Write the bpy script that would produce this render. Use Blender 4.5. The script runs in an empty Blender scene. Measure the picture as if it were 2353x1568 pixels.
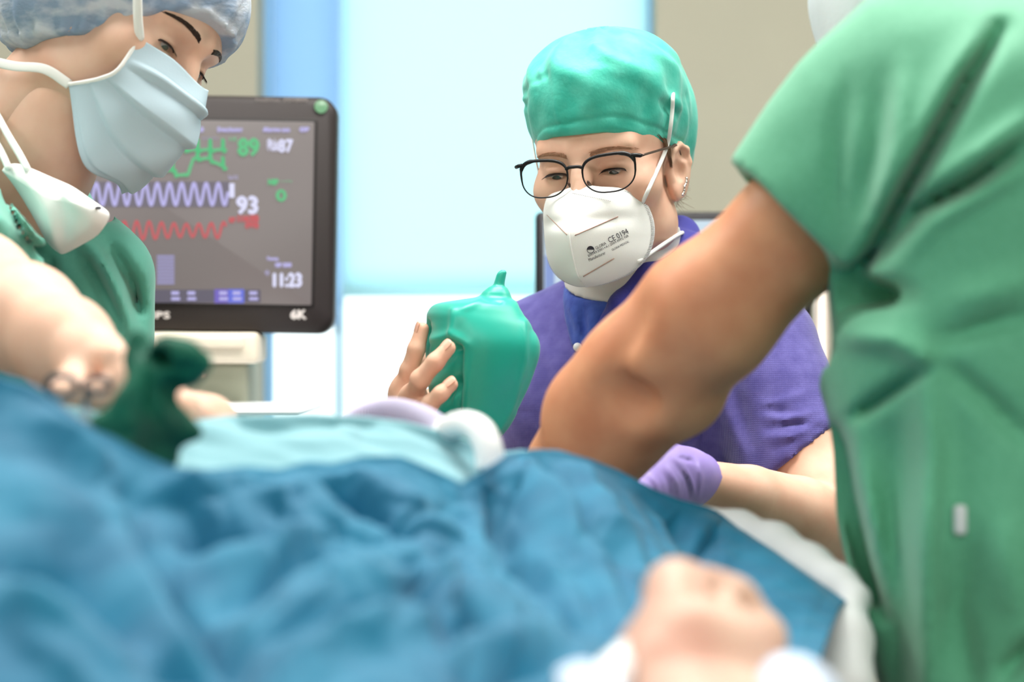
import bpy, bmesh, math, random
import numpy as np
from mathutils import Vector, Matrix
from mathutils.bvhtree import BVHTree

# ------------------------------------------------------------------ camera, world, lights, exposure
scene = bpy.context.scene
COL = scene.collection
F, CX, CY, CAMZ = 4575.3, 1176.5, 784.0, 1.35      # 70 mm lens on a 36 mm sensor, 2353 px wide
ZOOM, SHX, SHY = 1.0, 0.0, 0.0
cam_d = bpy.data.cameras.new('camera')
cam = bpy.data.objects.new('camera', cam_d); COL.objects.link(cam)
cam.location = (0, 0, CAMZ); cam.rotation_euler = (math.pi / 2, 0, 0)
cam_d.sensor_width = 36.0; cam_d.lens = 70.0 * ZOOM; cam_d.shift_x = SHX; cam_d.shift_y = SHY
cam_d.clip_start = 0.05; cam_d.clip_end = 50
cam_d.dof.use_dof = True; cam_d.dof.focus_distance = 2.03; cam_d.dof.aperture_fstop = 3.2 * ZOOM
scene.camera = cam

w = bpy.data.worlds.new('world'); scene.world = w; w.use_nodes = True
w.node_tree.nodes['Background'].inputs[0].default_value = (0.55, 0.78, 1.0, 1)
w.node_tree.nodes['Background'].inputs[1].default_value = 1.0

LAMPS = []
def area(name, loc, size, energy, color, rot=(0, 0, 0)):
    l = bpy.data.lights.new(name, 'AREA'); l.shape = 'RECTANGLE'; l.size, l.size_y = size
    l.energy = energy; l.color = color
    o = bpy.data.objects.new(name, l); COL.objects.link(o); o.location = loc; o.rotation_euler = rot
    LAMPS.append(o); return o
PANELS = [(-1.5, -0.8), (0.0, -0.8), (1.5, -0.8), (-1.35, 1.9), (0.1, 1.95), (1.5, 1.9)]
PANEL_W = [32, 36, 32, 32, 54, 32]
for (x, y), e in zip(PANELS, PANEL_W):
    area('ceiling_lamp', (x, y, 2.74), (1.15, 0.55), e, (1.0, 0.97, 0.92))
vs = scene.view_settings
vs.view_transform = 'Standard'; vs.look = 'None'; vs.gamma = 1.0; vs.exposure = -0.2
vs.use_curve_mapping = False; scene.cycles.use_light_tree = False
scene.cycles.max_bounces = 5; scene.cycles.diffuse_bounces = 3; scene.cycles.glossy_bounces = 2; scene.cycles.transmission_bounces = 4

# ------------------------------------------------------------------ helpers
def P(px, py, d):
    return np.array([(px - CX) / F * d, d, CAMZ - (py - CY) / F * d])
def A(*v): return np.array(v, float)
def lin(c):
    c = c / 255.0
    return c / 12.92 if c <= 0.04045 else ((c + 0.055) / 1.055) ** 2.4
def S(r, g, b): return (lin(r), lin(g), lin(b), 1.0)

MATS = {}
def mat(name, col, rough=0.6, spec=0.4, sss=0.0, sheen=0.0, coat=0.0, metal=0.0, emit=None, emit_s=1.0,
        col2=None, cscale=8.0, cdetail=4.0, bump=None, alpha=1.0, transl=0.0, stretch=None, crange=(0.35, 0.65)):
    if name in MATS: return MATS[name]
    m = bpy.data.materials.new(name); m.use_nodes = True; nt = m.node_tree; N = nt.nodes; L = nt.links
    b = N['Principled BSDF']
    b.inputs['Base Color'].default_value = col
    b.inputs['Roughness'].default_value = rough
    b.inputs['Specular IOR Level'].default_value = spec
    b.inputs['Metallic'].default_value = metal
    if sss:
        b.inputs['Subsurface Weight'].default_value = sss
        b.inputs['Subsurface Radius'].default_value = (1.0, 0.35, 0.2)
        b.inputs['Subsurface Scale'].default_value = 0.008
    if sheen:
        b.inputs['Sheen Weight'].default_value = sheen; b.inputs['Sheen Roughness'].default_value = 0.5
    if coat:
        b.inputs['Coat Weight'].default_value = coat; b.inputs['Coat Roughness'].default_value = 0.15
    if emit:
        b.inputs['Emission Color'].default_value = emit; b.inputs['Emission Strength'].default_value = emit_s
    b.inputs['Alpha'].default_value = alpha
    tc = N.new('ShaderNodeTexCoord')
    vec = tc.outputs['Object']
    if stretch:
        mp = N.new('ShaderNodeMapping'); mp.inputs['Scale'].default_value = stretch
        L.new(vec, mp.inputs[0]); vec = mp.outputs[0]
    if col2:
        n = N.new('ShaderNodeTexNoise'); n.inputs['Scale'].default_value = cscale; n.inputs['Detail'].default_value = cdetail
        r = N.new('ShaderNodeMapRange'); r.inputs[1].default_value = crange[0]; r.inputs[2].default_value = crange[1]
        mx = N.new('ShaderNodeMix'); mx.data_type = 'RGBA'
        mx.inputs[6].default_value = col; mx.inputs[7].default_value = col2
        L.new(vec, n.inputs['Vector']); L.new(n.outputs[0], r.inputs[0]); L.new(r.outputs[0], mx.inputs[0])
        L.new(mx.outputs[2], b.inputs['Base Color'])
    last = None
    for kind, scale, strength, dist in (bump or []):
        if kind == 'noise':
            t = N.new('ShaderNodeTexNoise'); t.inputs['Scale'].default_value = scale; t.inputs['Detail'].default_value = 3
            h = t.outputs[0]
        elif kind == 'weave':
            t = N.new('ShaderNodeMath'); t.operation = 'MULTIPLY'
            for q, ax_ in enumerate(('X', 'Z')):
                w_ = N.new('ShaderNodeTexWave'); w_.bands_direction = ax_; w_.inputs['Scale'].default_value = scale; w_.inputs['Distortion'].default_value = 0.6
                L.new(vec, w_.inputs['Vector']); L.new(w_.outputs[1], t.inputs[q])
            h = t.outputs[0]
        elif kind == 'voronoi':
            t = N.new('ShaderNodeTexVoronoi'); t.inputs['Scale'].default_value = scale; h = t.outputs[0]
        elif kind == 'wave':
            t = N.new('ShaderNodeTexWave'); t.inputs['Scale'].default_value = scale; t.bands_direction = 'Z'; h = t.outputs[1]
        if kind != 'weave': L.new(vec, t.inputs['Vector'])
        bp = N.new('ShaderNodeBump'); bp.inputs['Strength'].default_value = strength; bp.inputs['Distance'].default_value = dist
        L.new(h, bp.inputs['Height'])
        if last: L.new(last.outputs[0], bp.inputs['Normal'])
        last = bp
    if last: L.new(last.outputs[0], b.inputs['Normal'])
    if transl:
        tr = N.new('ShaderNodeBsdfTranslucent'); tr.inputs[0].default_value = col
        ms = N.new('ShaderNodeMixShader'); ms.inputs[0].default_value = transl
        out = N['Material Output']
        L.new(b.outputs[0], ms.inputs[1]); L.new(tr.outputs[0], ms.inputs[2]); L.new(ms.outputs[0], out.inputs[0])
    MATS[name] = m
    return m

def emission(name, col, s):
    if name in MATS: return MATS[name]
    m = bpy.data.materials.new(name); m.use_nodes = True; N = m.node_tree.nodes
    b = N['Principled BSDF']; b.inputs['Base Color'].default_value = (0.02, 0.02, 0.02, 1); b.inputs['Roughness'].default_value = 0.35
    b.inputs['Emission Color'].default_value = col; b.inputs['Emission Strength'].default_value = s
    if not name.startswith('frosted'): m.cycles.emission_sampling = 'NONE'      # tiny screen graphics need no light sampling
    MATS[name] = m; return m

def glass(name, tint=(1, 1, 1, 1), gloss=0.08):
    m = bpy.data.materials.new(name); m.use_nodes = True; nt = m.node_tree; N = nt.nodes; L = nt.links
    N.remove(N['Principled BSDF'])
    t = N.new('ShaderNodeBsdfTransparent'); t.inputs[0].default_value = tint
    g = N.new('ShaderNodeBsdfGlossy'); g.inputs['Roughness'].default_value = 0.03
    lw = N.new('ShaderNodeLayerWeight'); lw.inputs[0].default_value = gloss
    ms = N.new('ShaderNodeMixShader')
    L.new(lw.outputs['Fresnel'], ms.inputs[0]); L.new(t.outputs[0], ms.inputs[1]); L.new(g.outputs[0], ms.inputs[2])
    L.new(ms.outputs[0], N['Material Output'].inputs[0])
    return m

ORG = {}
def obj(name, verts, faces, m, parent=None, smooth=True, loc=None):
    verts = np.asarray(verts, float)
    org = ORG[parent.name] if parent is not None else (np.asarray(loc, float) if loc is not None else np.zeros(3))
    me = bpy.data.meshes.new(name)
    faces = np.asarray(faces) if not isinstance(faces, list) else faces
    if isinstance(faces, np.ndarray) and faces.ndim == 2:
        nf, k = faces.shape
        v = (verts - org).astype(np.float32)
        me.vertices.add(len(v)); me.vertices.foreach_set('co', v.ravel())
        me.loops.add(nf * k); me.loops.foreach_set('vertex_index', faces.astype(np.int32).ravel())
        me.polygons.add(nf); me.polygons.foreach_set('loop_start', np.arange(0, nf * k, k, dtype=np.int32))
        me.update(calc_edges=True); me.validate()
    else:
        me.from_pydata([tuple(p) for p in verts - org], [], [tuple(int(i) for i in f) for f in faces]); me.update()
    if smooth: me.polygons.foreach_set('use_smooth', np.ones(len(me.polygons), dtype=bool))
    if m is not None: me.materials.append(m)
    o = bpy.data.objects.new(name, me); COL.objects.link(o)
    if parent is not None: o.parent = parent
    else: o.location = org
    ORG[o.name] = org
    return o
def thing(name, label, cat, loc, group=None):
    o = bpy.data.objects.new(name, None); COL.objects.link(o); o.location = tuple(loc); o.empty_display_size = 0.1
    o['label'] = label; o['category'] = cat
    if group: o['group'] = group
    ORG[o.name] = np.asarray(loc, float); return o
def tag(o, label=None, cat=None, group=None, kind=None):
    if label: o['label'] = label
    if cat: o['category'] = cat
    if group: o['group'] = group
    if kind: o['kind'] = kind
    return o

def join(*ms):
    V, Fc, n = [], [], 0
    for v, f in ms:
        v = np.asarray(v, float); V.append(v)
        Fc += [tuple(int(i) + n for i in q) for q in f]; n += len(v)
    return np.vstack(V), Fc

def crom(pts, n):
    """smooth curve through points, n samples"""
    pts = [np.asarray(p, float) for p in pts]
    q = [2 * pts[0] - pts[1]] + pts + [2 * pts[-1] - pts[-2]]
    out = []; m = len(pts) - 1
    for s in np.linspace(0, m, n):
        i = min(int(s), m - 1); t = s - i
        a, b, c, d = q[i], q[i + 1], q[i + 2], q[i + 3]
        out.append(0.5 * ((2 * b) + (c - a) * t + (2 * a - 5 * b + 4 * c - d) * t * t + (3 * b - a - 3 * c + d) * t ** 3))
    return np.array(out)

def tube(pts, r, seg=8, caps=True, flat=None):
    """tube along points; r scalar or per-point; flat=(vector,factor) squashes the section along a direction"""
    pts = np.asarray(pts, float); n = len(pts)
    r = np.full(n, r) if np.isscalar(r) else np.asarray(r, float)
    tan = np.gradient(pts, axis=0); tan /= np.linalg.norm(tan, axis=1)[:, None] + 1e-12
    ref = A(0, 0, 1) if abs(tan[0][2]) < 0.9 else A(0, 1, 0)
    u = np.cross(tan[0], ref); u /= np.linalg.norm(u)
    V = []; ang = np.linspace(0, 2 * math.pi, seg, endpoint=False)
    for i in range(n):
        u = u - tan[i] * np.dot(u, tan[i]); u /= np.linalg.norm(u)
        v = np.cross(tan[i], u)
        ring = np.outer(np.cos(ang), u) * r[i] + np.outer(np.sin(ang), v) * r[i]
        if flat is not None:
            fd = np.asarray(flat[0], float); fd = fd / np.linalg.norm(fd)
            ring = ring - np.outer(ring @ fd, fd) * (1 - flat[1])
        V.append(pts[i] + ring)
    V = np.vstack(V); Fc = []
    for i in range(n - 1):
        for j in range(seg):
            k = (j + 1) % seg
            Fc.append((i * seg + j, i * seg + k, (i + 1) * seg + k, (i + 1) * seg + j))
    if caps:
        Fc.append(tuple(range(seg))[::-1]); Fc.append(tuple((n - 1) * seg + j for j in range(seg)))
    return V, Fc

def box(lo, hi, bev=0.0):
    lo = np.asarray(lo, float); hi = np.asarray(hi, float)
    if bev <= 0:
        V = [(x, y, z) for x in (lo[0], hi[0]) for y in (lo[1], hi[1]) for z in (lo[2], hi[2])]
        return np.array(V), [(0, 1, 3, 2), (4, 6, 7, 5), (0, 4, 5, 1), (2, 3, 7, 6), (0, 2, 6, 4), (1, 5, 7, 3)]
    bm = bmesh.new(); v, f = box(lo, hi)
    vs_ = [bm.verts.new(p) for p in v]
    for q in f: bm.faces.new([vs_[i] for i in q])
    bmesh.ops.bevel(bm, geom=bm.edges[:], offset=bev, segments=3, affect='EDGES', profile=0.5)
    bm.verts.index_update()
    V = np.array([p.co[:] for p in bm.verts]); Fc = [tuple(p.index for p in fc.verts) for fc in bm.faces]
    bm.free(); return V, Fc

def rrect(x0, z0, x1, z1, r, n=6):
    out = []
    for cx, cz, a0 in ((x1 - r, z1 - r, 0), (x0 + r, z1 - r, 90), (x0 + r, z0 + r, 180), (x1 - r, z0 + r, 270)):
        for k in range(n + 1):
            a = math.radians(a0 + 90 * k / n); out.append((cx + r * math.cos(a), cz + r * math.sin(a)))
    return out
def slab(outline, y0, y1, bev=0.002):
    """outline in XZ extruded from y0 (front) to y1, with a small front bevel"""
    o = np.array(outline); c = o.mean(0); n = len(o)
    def inset(b):
        ext = np.abs(o - c).max(0); return c + (o - c) * (1 - b / ext)
    rings = [(inset(bev), y0), (o, y0 + bev), (o, y1 - bev), (inset(bev), y1)]
    V = [np.column_stack([p[:, 0], np.full(n, y), p[:, 1]]) for p, y in rings]
    Fc = [tuple(range(n))]
    for k in range(3):
        for j in range(n):
            a, b = k * n + j, k * n + (j + 1) % n
            Fc.append((b, a, a + n, b + n))
    Fc.append(tuple(3 * n + j for j in range(n))[::-1])
    return np.vstack(V), Fc

def grid(fn, nu, nv, thick=0.0):
    """fn(u,v)->point, nu x nv vertices; thick>0 gives a closed sheet"""
    U = np.array([[fn(i / (nu - 1), j / (nv - 1)) for i in range(nu)] for j in range(nv)])
    return gridpts(U, thick)
def gridpts(U, thick=0.0):
    nv, nu, _ = U.shape
    V = U.reshape(-1, 3); Fc = []
    for j in range(nv - 1):
        for i in range(nu - 1):
            a = j * nu + i; Fc.append((a, a + 1, a + nu + 1, a + nu))
    if thick:
        du = np.gradient(U, axis=1); dv = np.gradient(U, axis=0)
        N = np.cross(du, dv); N /= np.linalg.norm(N, axis=2)[:, :, None] + 1e-12
        B = (U - N * thick).reshape(-1, 3); n = len(V)
        Fb = [tuple(i + n for i in q[::-1]) for q in Fc]
        rim = [j for j in range(nu)] + [j * nu + nu - 1 for j in range(1, nv)] + \
              [(nv - 1) * nu + i for i in range(nu - 2, -1, -1)] + [j * nu for j in range(nv - 2, 0, -1)]
        side = [(rim[(k + 1) % len(rim)], rim[k], rim[k] + n, rim[(k + 1) % len(rim)] + n) for k in range(len(rim))]
        V = np.vstack([V, B]); Fc = Fc + Fb + side
    return V, Fc

def pillow(outline, bulge_f, bulge_b, rings=9):
    """closed lens shape from a 3D closed outline (star-shaped); bulges are vectors"""
    o = np.asarray(outline, float); c = o.mean(0); n = len(o); V = []; Fc = []
    for sgn, bv in ((1, np.asarray(bulge_f, float)), (-1, np.asarray(bulge_b, float))):
        base = len(V)
        for k in range(rings):
            s = 1 - k / rings
            for p in o: V.append(c + (p - c) * s + bv * math.sqrt(max(0, 1 - s ** 2.2)))
        V.append(c + bv)
        for k in range(rings - 1):
            for j in range(n):
                a, b = base + k * n + j, base + k * n + (j + 1) % n
                q = (a, b, b + n, a + n); Fc.append(q if sgn > 0 else q[::-1])
        for j in range(n):
            a, b = base + (rings - 1) * n + j, base + (rings - 1) * n + (j + 1) % n
            q = (a, b, base + rings * n); Fc.append(q if sgn > 0 else q[::-1])
    return np.array(V), Fc

def waves(X, Y, Z, seed, freq, n=6):
    r = np.random.RandomState(seed); out = 0
    for _ in range(n):
        k = r.normal(size=3); k = k / np.linalg.norm(k) * freq * r.uniform(0.6, 1.5)
        out = out + np.sin(X * k[0] + Y * k[1] + Z * k[2] + r.uniform(0, 6.28))
    return out / n

def polydist(px, py, pl):
    best = None
    for (ax, ay), (bx, by) in zip(pl[:-1], pl[1:]):
        dx, dy = bx - ax, by - ay
        t = np.clip(((px - ax) * dx + (py - ay) * dy) / (dx * dx + dy * dy), 0, 1)
        d = np.hypot(px - ax - t * dx, py - ay - t * dy)
        best = d if best is None else np.minimum(best, d)
    return best
def foldw(px, py, pl, wd):
    """fold profile along a polyline, fading out towards its ends"""
    seg = [math.hypot(b[0] - a[0], b[1] - a[1]) for a, b in zip(pl[:-1], pl[1:])]; tot = sum(seg); acc = 0.0
    best = np.full(np.shape(px), 1e9); tt = np.zeros(np.shape(px))
    for (ax, ay), (bx, by), sl in zip(pl[:-1], pl[1:], seg):
        dx, dy = bx - ax, by - ay
        t = np.clip(((px - ax) * dx + (py - ay) * dy) / (dx * dx + dy * dy), 0, 1)
        d = np.hypot(px - ax - t * dx, py - ay - t * dy); m = d < best
        tt = np.where(m, (acc + t * sl) / tot, tt); best = np.where(m, d, best); acc += sl
    return np.exp(-(best / wd) ** 2) * np.sqrt(np.clip(np.sin(np.pi * np.clip(tt, 0.02, 0.98)), 0, 1))
def inpoly(px, py, poly):
    c = np.zeros(px.shape, bool); n = len(poly)
    for i in range(n):
        (x0, y0), (x1, y1) = poly[i], poly[(i + 1) % n]
        if y0 == y1: continue
        hit = ((y0 > py) != (y1 > py)) & (px < (x1 - x0) * (py - y0) / (y1 - y0) + x0)
        c ^= hit
    return c

class Sdf:
    """signed distance grid with smooth unions, meshed by surface nets"""
    def __init__(s, lo, hi, h, frame=None):
        s.lo = np.asarray(lo, float); s.h = h; s.frame = frame
        n = np.ceil((np.asarray(hi, float) - s.lo) / h).astype(int) + 1
        ax = [(s.lo[i] + h * np.arange(n[i])).astype(np.float32) for i in range(3)]
        s.ax = ax; s.d = np.full(n, 1.0, np.float32)
    def sl(s, lo, hi):
        out = []
        for i in range(3):
            a = int(np.clip(math.floor((lo[i] - s.lo[i]) / s.h), 0, s.d.shape[i])); b = int(np.clip(math.ceil((hi[i] - s.lo[i]) / s.h) + 1, 0, s.d.shape[i]))
            out.append(slice(a, b))
        return tuple(out)
    def co(s, sl):
        return np.meshgrid(s.ax[0][sl[0]], s.ax[1][sl[1]], s.ax[2][sl[2]], indexing='ij', sparse=True)
    def _ap(s, sl, dist, k, sub):
        a = s.d[sl]
        b = -dist if sub else dist
        if sub:
            hh = np.maximum(k - np.abs(a - b), 0) / k if k > 0 else 0
            s.d[sl] = np.maximum(a, b) + hh * hh * k * 0.25
        else:
            hh = np.maximum(k - np.abs(a - b), 0) / k if k > 0 else 0
            s.d[sl] = np.minimum(a, b) - hh * hh * k * 0.25
    def ell(s, c, r, k=0.01, R=None, sub=False):
        c = np.asarray(c, float); r = np.asarray(r, float)
        m = r.max() + k + 4 * s.h if R is not None else r + k + 4 * s.h
        sl = s.sl(c - m, c + m); x, y, z = s.co(sl); x, y, z = x - c[0], y - c[1], z - c[2]
        if R is not None:
            R = np.asarray(R, float)   # rows = local axes
            x, y, z = (R[i][0] * x + R[i][1] * y + R[i][2] * z for i in range(3))
        k0 = np.sqrt((x / r[0]) ** 2 + (y / r[1]) ** 2 + (z / r[2]) ** 2)
        k1 = np.sqrt((x / r[0] ** 2) ** 2 + (y / r[1] ** 2) ** 2 + (z / r[2] ** 2) ** 2) + 1e-6
        s._ap(sl, (k0 * (k0 - 1) / k1).astype(np.float32), k, sub); return s
    def cone(s, a, b, ra, rb, k=0.01, sub=False, squash=None):
        a = np.asarray(a, float); b = np.asarray(b, float); m = max(ra, rb) + k + 4 * s.h
        sl = s.sl(np.minimum(a, b) - m, np.maximum(a, b) + m); x, y, z = s.co(sl)
        ba = b - a; q = ba @ ba + 1e-12
        t = np.clip(((x - a[0]) * ba[0] + (y - a[1]) * ba[1] + (z - a[2]) * ba[2]) / q, 0, 1)
        ex, ey, ez = x - a[0] - t * ba[0], y - a[1] - t * ba[1], z - a[2] - t * ba[2]
        if squash is not None:
            n, f = squash; n = np.asarray(n, float) / np.linalg.norm(n)
            dn = (ex * n[0] + ey * n[1] + ez * n[2]) * (f - 1)
            ex, ey, ez = ex + dn * n[0], ey + dn * n[1], ez + dn * n[2]
        d = np.sqrt(ex ** 2 + ey ** 2 + ez ** 2) - (ra + (rb - ra) * t)
        s._ap(sl, d.astype(np.float32), k, sub); return s
    def chain(s, pts, rs, k=0.01, **kw):
        for i in range(len(pts) - 1): s.cone(pts[i], pts[i + 1], rs[i], rs[i + 1], k, **kw)
        return s
    def cut(s, c, n, rad):
        """remove the half space beyond c along n, inside a ball of radius rad about c"""
        c = np.asarray(c, float); n = np.asarray(n, float) / np.linalg.norm(n); m = rad + 2 * s.h
        sl = s.sl(c - m, c + m); x, y, z = s.co(sl)
        pl = (x - c[0]) * n[0] + (y - c[1]) * n[1] + (z - c[2]) * n[2]
        ball = np.sqrt((x - c[0]) ** 2 + (y - c[1]) ** 2 + (z - c[2]) ** 2) - rad
        s.d[sl] = np.maximum(s.d[sl], -np.maximum(-pl, ball).astype(np.float32)); return s
    def full(s): return np.meshgrid(*s.ax, indexing='ij', sparse=True)
    def wav(s, amp, freq, seed, n=6):
        x, y, z = s.full(); s.d = s.d + (amp * waves(x, y, z, seed, freq, n)).astype(np.float32); return s
    def ridges(s, rl, ymax=99.0):
        """fold lines given along the surface facing the camera (image px), amp m, width px"""
        x, y, z = s.full(); px = CX + F * x / y; py = CY - F * (z - CAMZ) / y
        px, py = np.broadcast_arrays(px + 0 * z, py + 0 * x)
        on = np.broadcast_to(y < ymax, px.shape)
        for pl, amp, wd in rl:
            s.d -= np.where(on, amp * foldw(px, py, pl, wd), 0).astype(np.float32)
        return s
    def mesh(s):
        d = s.d; ins = d < 0; n = np.array(d.shape)
        cnt = np.zeros(n - 1, np.int8)
        for i in (0, 1):
            for j in (0, 1):
                for k in (0, 1):
                    cnt += ins[i:n[0] - 1 + i, j:n[1] - 1 + j, k:n[2] - 1 + k]
        idx = np.argwhere((cnt > 0) & (cnt < 8))
        cor = [(i, j, k) for i in (0, 1) for j in (0, 1) for k in (0, 1)]
        val = np.stack([d[idx[:, 0] + c[0], idx[:, 1] + c[1], idx[:, 2] + c[2]] for c in cor], 1)
        acc = np.zeros((len(idx), 3)); num = np.zeros(len(idx))
        for p in range(8):
            for q in range(p + 1, 8):
                df = np.abs(np.array(cor[p]) - np.array(cor[q]))
                if df.sum() != 1: continue
                a, b = val[:, p], val[:, q]; m = (a < 0) != (b < 0)
                t = np.where(m, a / np.where(m, a - b, 1), 0)
                pos = np.array(cor[p]) + t[:, None] * (np.array(cor[q]) - np.array(cor[p]))
                acc += np.where(m[:, None], pos, 0); num += m
        V = s.lo + (idx + acc / num[:, None]) * s.h
        ids = np.full(n - 1, -1, np.int64); ids[tuple(idx.T)] = np.arange(len(idx))
        Q = []
        for axis in range(3):
            a = np.moveaxis(ins, axis, 0); I = np.moveaxis(ids, axis, 0)
            s0, s1 = a[:-1, 1:-1, 1:-1], a[1:, 1:-1, 1:-1]
            e = np.argwhere(s0 != s1)
            if not len(e): continue
            fl = s0[tuple(e.T)]; i, j, k = e[:, 0], e[:, 1] + 1, e[:, 2] + 1
            q = np.stack([I[i, j - 1, k - 1], I[i, j, k - 1], I[i, j, k], I[i, j - 1, k]], 1)
            flip = ~fl if axis != 1 else fl
            q[flip] = q[flip][:, ::-1]; Q.append(q)
        Q = np.vstack(Q); Q = Q[(Q >= 0).all(1)]
        if s.frame is not None: V = s.frame(V)
        return V, Q

def jq(*ms):
    """join quad-array meshes"""
    V, Q, n = [], [], 0
    for v, q in ms: V.append(v); Q.append(np.asarray(q) + n); n += len(v)
    return np.vstack(V), np.vstack(Q)

FONT_CACHE = {}
def text_mesh(s, size=1.0):
    c = bpy.data.curves.new('lettering', 'FONT'); c.body = s; c.size = size; c.resolution_u = 2
    o = bpy.data.objects.new('lettering', c)
    me = bpy.data.meshes.new_from_object(o)
    V = np.array([v.co[:] for v in me.vertices]); Fc = [tuple(p.vertices) for p in me.polygons]
    bpy.data.objects.remove(o); bpy.data.curves.remove(c); bpy.data.meshes.remove(me)
    return V, Fc

def frame(C, l, u):
    """local head axes: x = the wearer's left, -y = forward, z = up"""
    u = u / np.linalg.norm(u); l = l - u * (l @ u); l = l / np.linalg.norm(l); b = np.cross(u, l)
    M = np.stack([l, b, u])
    f = lambda V: C + np.asarray(V, float) @ M
    f.M = M; f.C = C
    return f

# ------------------------------------------------------------------ materials
SKIN = mat('skin_fair', S(228, 188, 164), 0.5, 0.35, sss=0.12, col2=S(220, 172, 148), cscale=30, bump=[('noise', 700, 0.08, 0.0005)])
SKIN_L = mat('skin_pale', S(226, 190, 168), 0.5, 0.35, sss=0.12, col2=S(220, 176, 152), cscale=25, bump=[('noise', 600, 0.08, 0.0005)])
SKIN_D = mat('skin_tan', S(206, 148, 112), 0.5, 0.35, sss=0.1, col2=S(192, 128, 94), cscale=22, bump=[('noise', 500, 0.1, 0.0006)])
SKIN_P = mat('skin_patient', S(212, 178, 158), 0.5, 0.35, sss=0.12, col2=S(200, 154, 136), cscale=24)
NAIL = mat('nail', S(228, 176, 154), 0.3, 0.45)
GOWN = mat('gown_violet', S(80, 74, 146), 0.75, 0.25, sheen=0.25, col2=S(96, 90, 162), cscale=60, bump=[('weave', 165, 0.35, 0.0008), ('noise', 45, 0.2, 0.004)])
BLUE = mat('undershirt_blue', S(52, 76, 168), 0.75, 0.25, sheen=0.2, col2=S(70, 98, 190), cscale=50, bump=[('noise', 600, 0.3, 0.001), ('noise', 60, 0.4, 0.004)])
CAPG = mat('cap_green', S(46, 176, 156), 0.55, 0.35, sheen=0.2, col2=S(76, 190, 170), cscale=40, stretch=(1, 1, 1), bump=[('noise', 260, 0.25, 0.0012), ('noise', 38, 0.3, 0.004)])
CAPB = mat('cap_pale_blue', S(150, 172, 200), 0.75, 0.2, col2=S(212, 220, 232), cscale=26, cdetail=8, stretch=(1, 1, 2.2), crange=(0.42, 0.6), bump=[('noise', 120, 0.4, 0.003)], transl=0.15)
WHITE = mat('mask_white', S(238, 240, 238), 0.8, 0.2, bump=[('noise', 900, 0.12, 0.0006)])
MASKB = mat('mask_pale_blue', S(178, 200, 212), 0.8, 0.2, bump=[('noise', 500, 0.15, 0.0006)])
KNIT = mat('knit_white', S(232, 230, 228), 0.85, 0.2, bump=[('noise', 400, 0.2, 0.001)])
SCRUB = mat('scrub_green', S(88, 164, 130), 0.7, 0.25, sheen=0.25, col2=S(94, 170, 136), cscale=200, bump=[('noise', 500, 0.12, 0.0008)])
SCRUB_L = mat('scrub_sea_green', S(88, 162, 144), 0.7, 0.25, sheen=0.25, bump=[('noise', 500, 0.12, 0.0008)])
TROU = mat('trouser_green', S(60, 130, 100), 0.8, 0.2)
SHOE = mat('clog_white', S(220, 220, 216), 0.5, 0.4)
GLOVE = mat('glove_lilac', S(158, 138, 214), 0.42, 0.45, col2=S(168, 150, 222), cscale=40)
RUBBER = mat('rubber_green', S(14, 168, 148), 0.36, 0.45, sheen=0.2, col2=S(24, 174, 154), cscale=14)
DRAPE = mat('drape_teal', S(6, 97, 132), 0.7, 0.3, sheen=0.1, col2=S(20, 116, 150), cscale=18, bump=[('noise', 300, 0.15, 0.001)])
SHEETB = mat('sheet_pale_blue', S(124, 172, 182), 0.85, 0.2, sheen=0.2)
SHEETW = mat('sheet_white', S(226, 230, 232), 0.85, 0.2)
BLACKF = mat('frame_black', S(12, 13, 18), 0.35, 0.35)
BRONZE = mat('frame_bronze', S(92, 74, 66), 0.3, 0.5, metal=0.6)
HAIR = mat('hair_brown', S(96, 72, 54), 0.55, 0.4, col2=S(140, 110, 84), cscale=90)
HAIRD = mat('hair_dark', S(52, 36, 28), 0.55, 0.4)
LASH = mat('lash_dark', S(36, 26, 24), 0.6, 0.3)
EYEW = mat('eye_white', S(226, 216, 210), 0.2, 0.5)
IRIS = mat('iris', S(60, 66, 62), 0.15, 0.6)
SILVER = mat('silver', S(220, 216, 210), 0.25, 0.6, metal=1.0)
STEEL = mat('steel', S(190, 188, 182), 0.3, 0.6, metal=0.9)
PRINT = mat('print_dark', S(58, 56, 66), 0.7, 0.2)
SEAM = mat('seam_brown', S(168, 140, 130), 0.7, 0.2)
PLASTIC_W = mat('plastic_white', S(238, 238, 240), 0.35, 0.45)

# ------------------------------------------------------------------ the room
WALL = mat('wall_beige', S(170, 168, 152), 0.85, 0.2, col2=S(166, 164, 149), cscale=3)
FLOORM = mat('floor_grey', S(150, 156, 158), 0.45, 0.4, col2=S(140, 146, 150), cscale=5)
CEIL = mat('ceiling_white', S(236, 236, 232), 0.9, 0.2)
YB, ZT = 3.35, 2.8
def wx(px): return (px - CX) / F * YB
def wz(py): return CAMZ - (py - CY) / F * YB
X0, X1, YF = -2.6, 2.6, -1.6
def struct(name, vf, m, smooth=False):
    return tag(obj(name, vf[0], vf[1], m, smooth=smooth), kind='structure')
struct('floor', box((X0, YF, -0.1), (X1, YB + 0.2, 0)), FLOORM)
struct('ceiling', box((X0, YF, ZT), (X1, YB + 0.2, ZT + 0.1)), CEIL)
struct('wall_left', box((X0 - 0.1, YF, 0), (X0, YB + 0.2, ZT)), WALL)
struct('wall_right', box((X1, YF, 0), (X1 + 0.1, YB + 0.2, ZT)), WALL)
struct('wall_front', box((X0, YF - 0.1, 0), (X1, YF, ZT)), WALL)
wl, wr, wb, wt = wx(590), wx(1508), 0.85, 2.5            # window opening in the back wall
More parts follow.
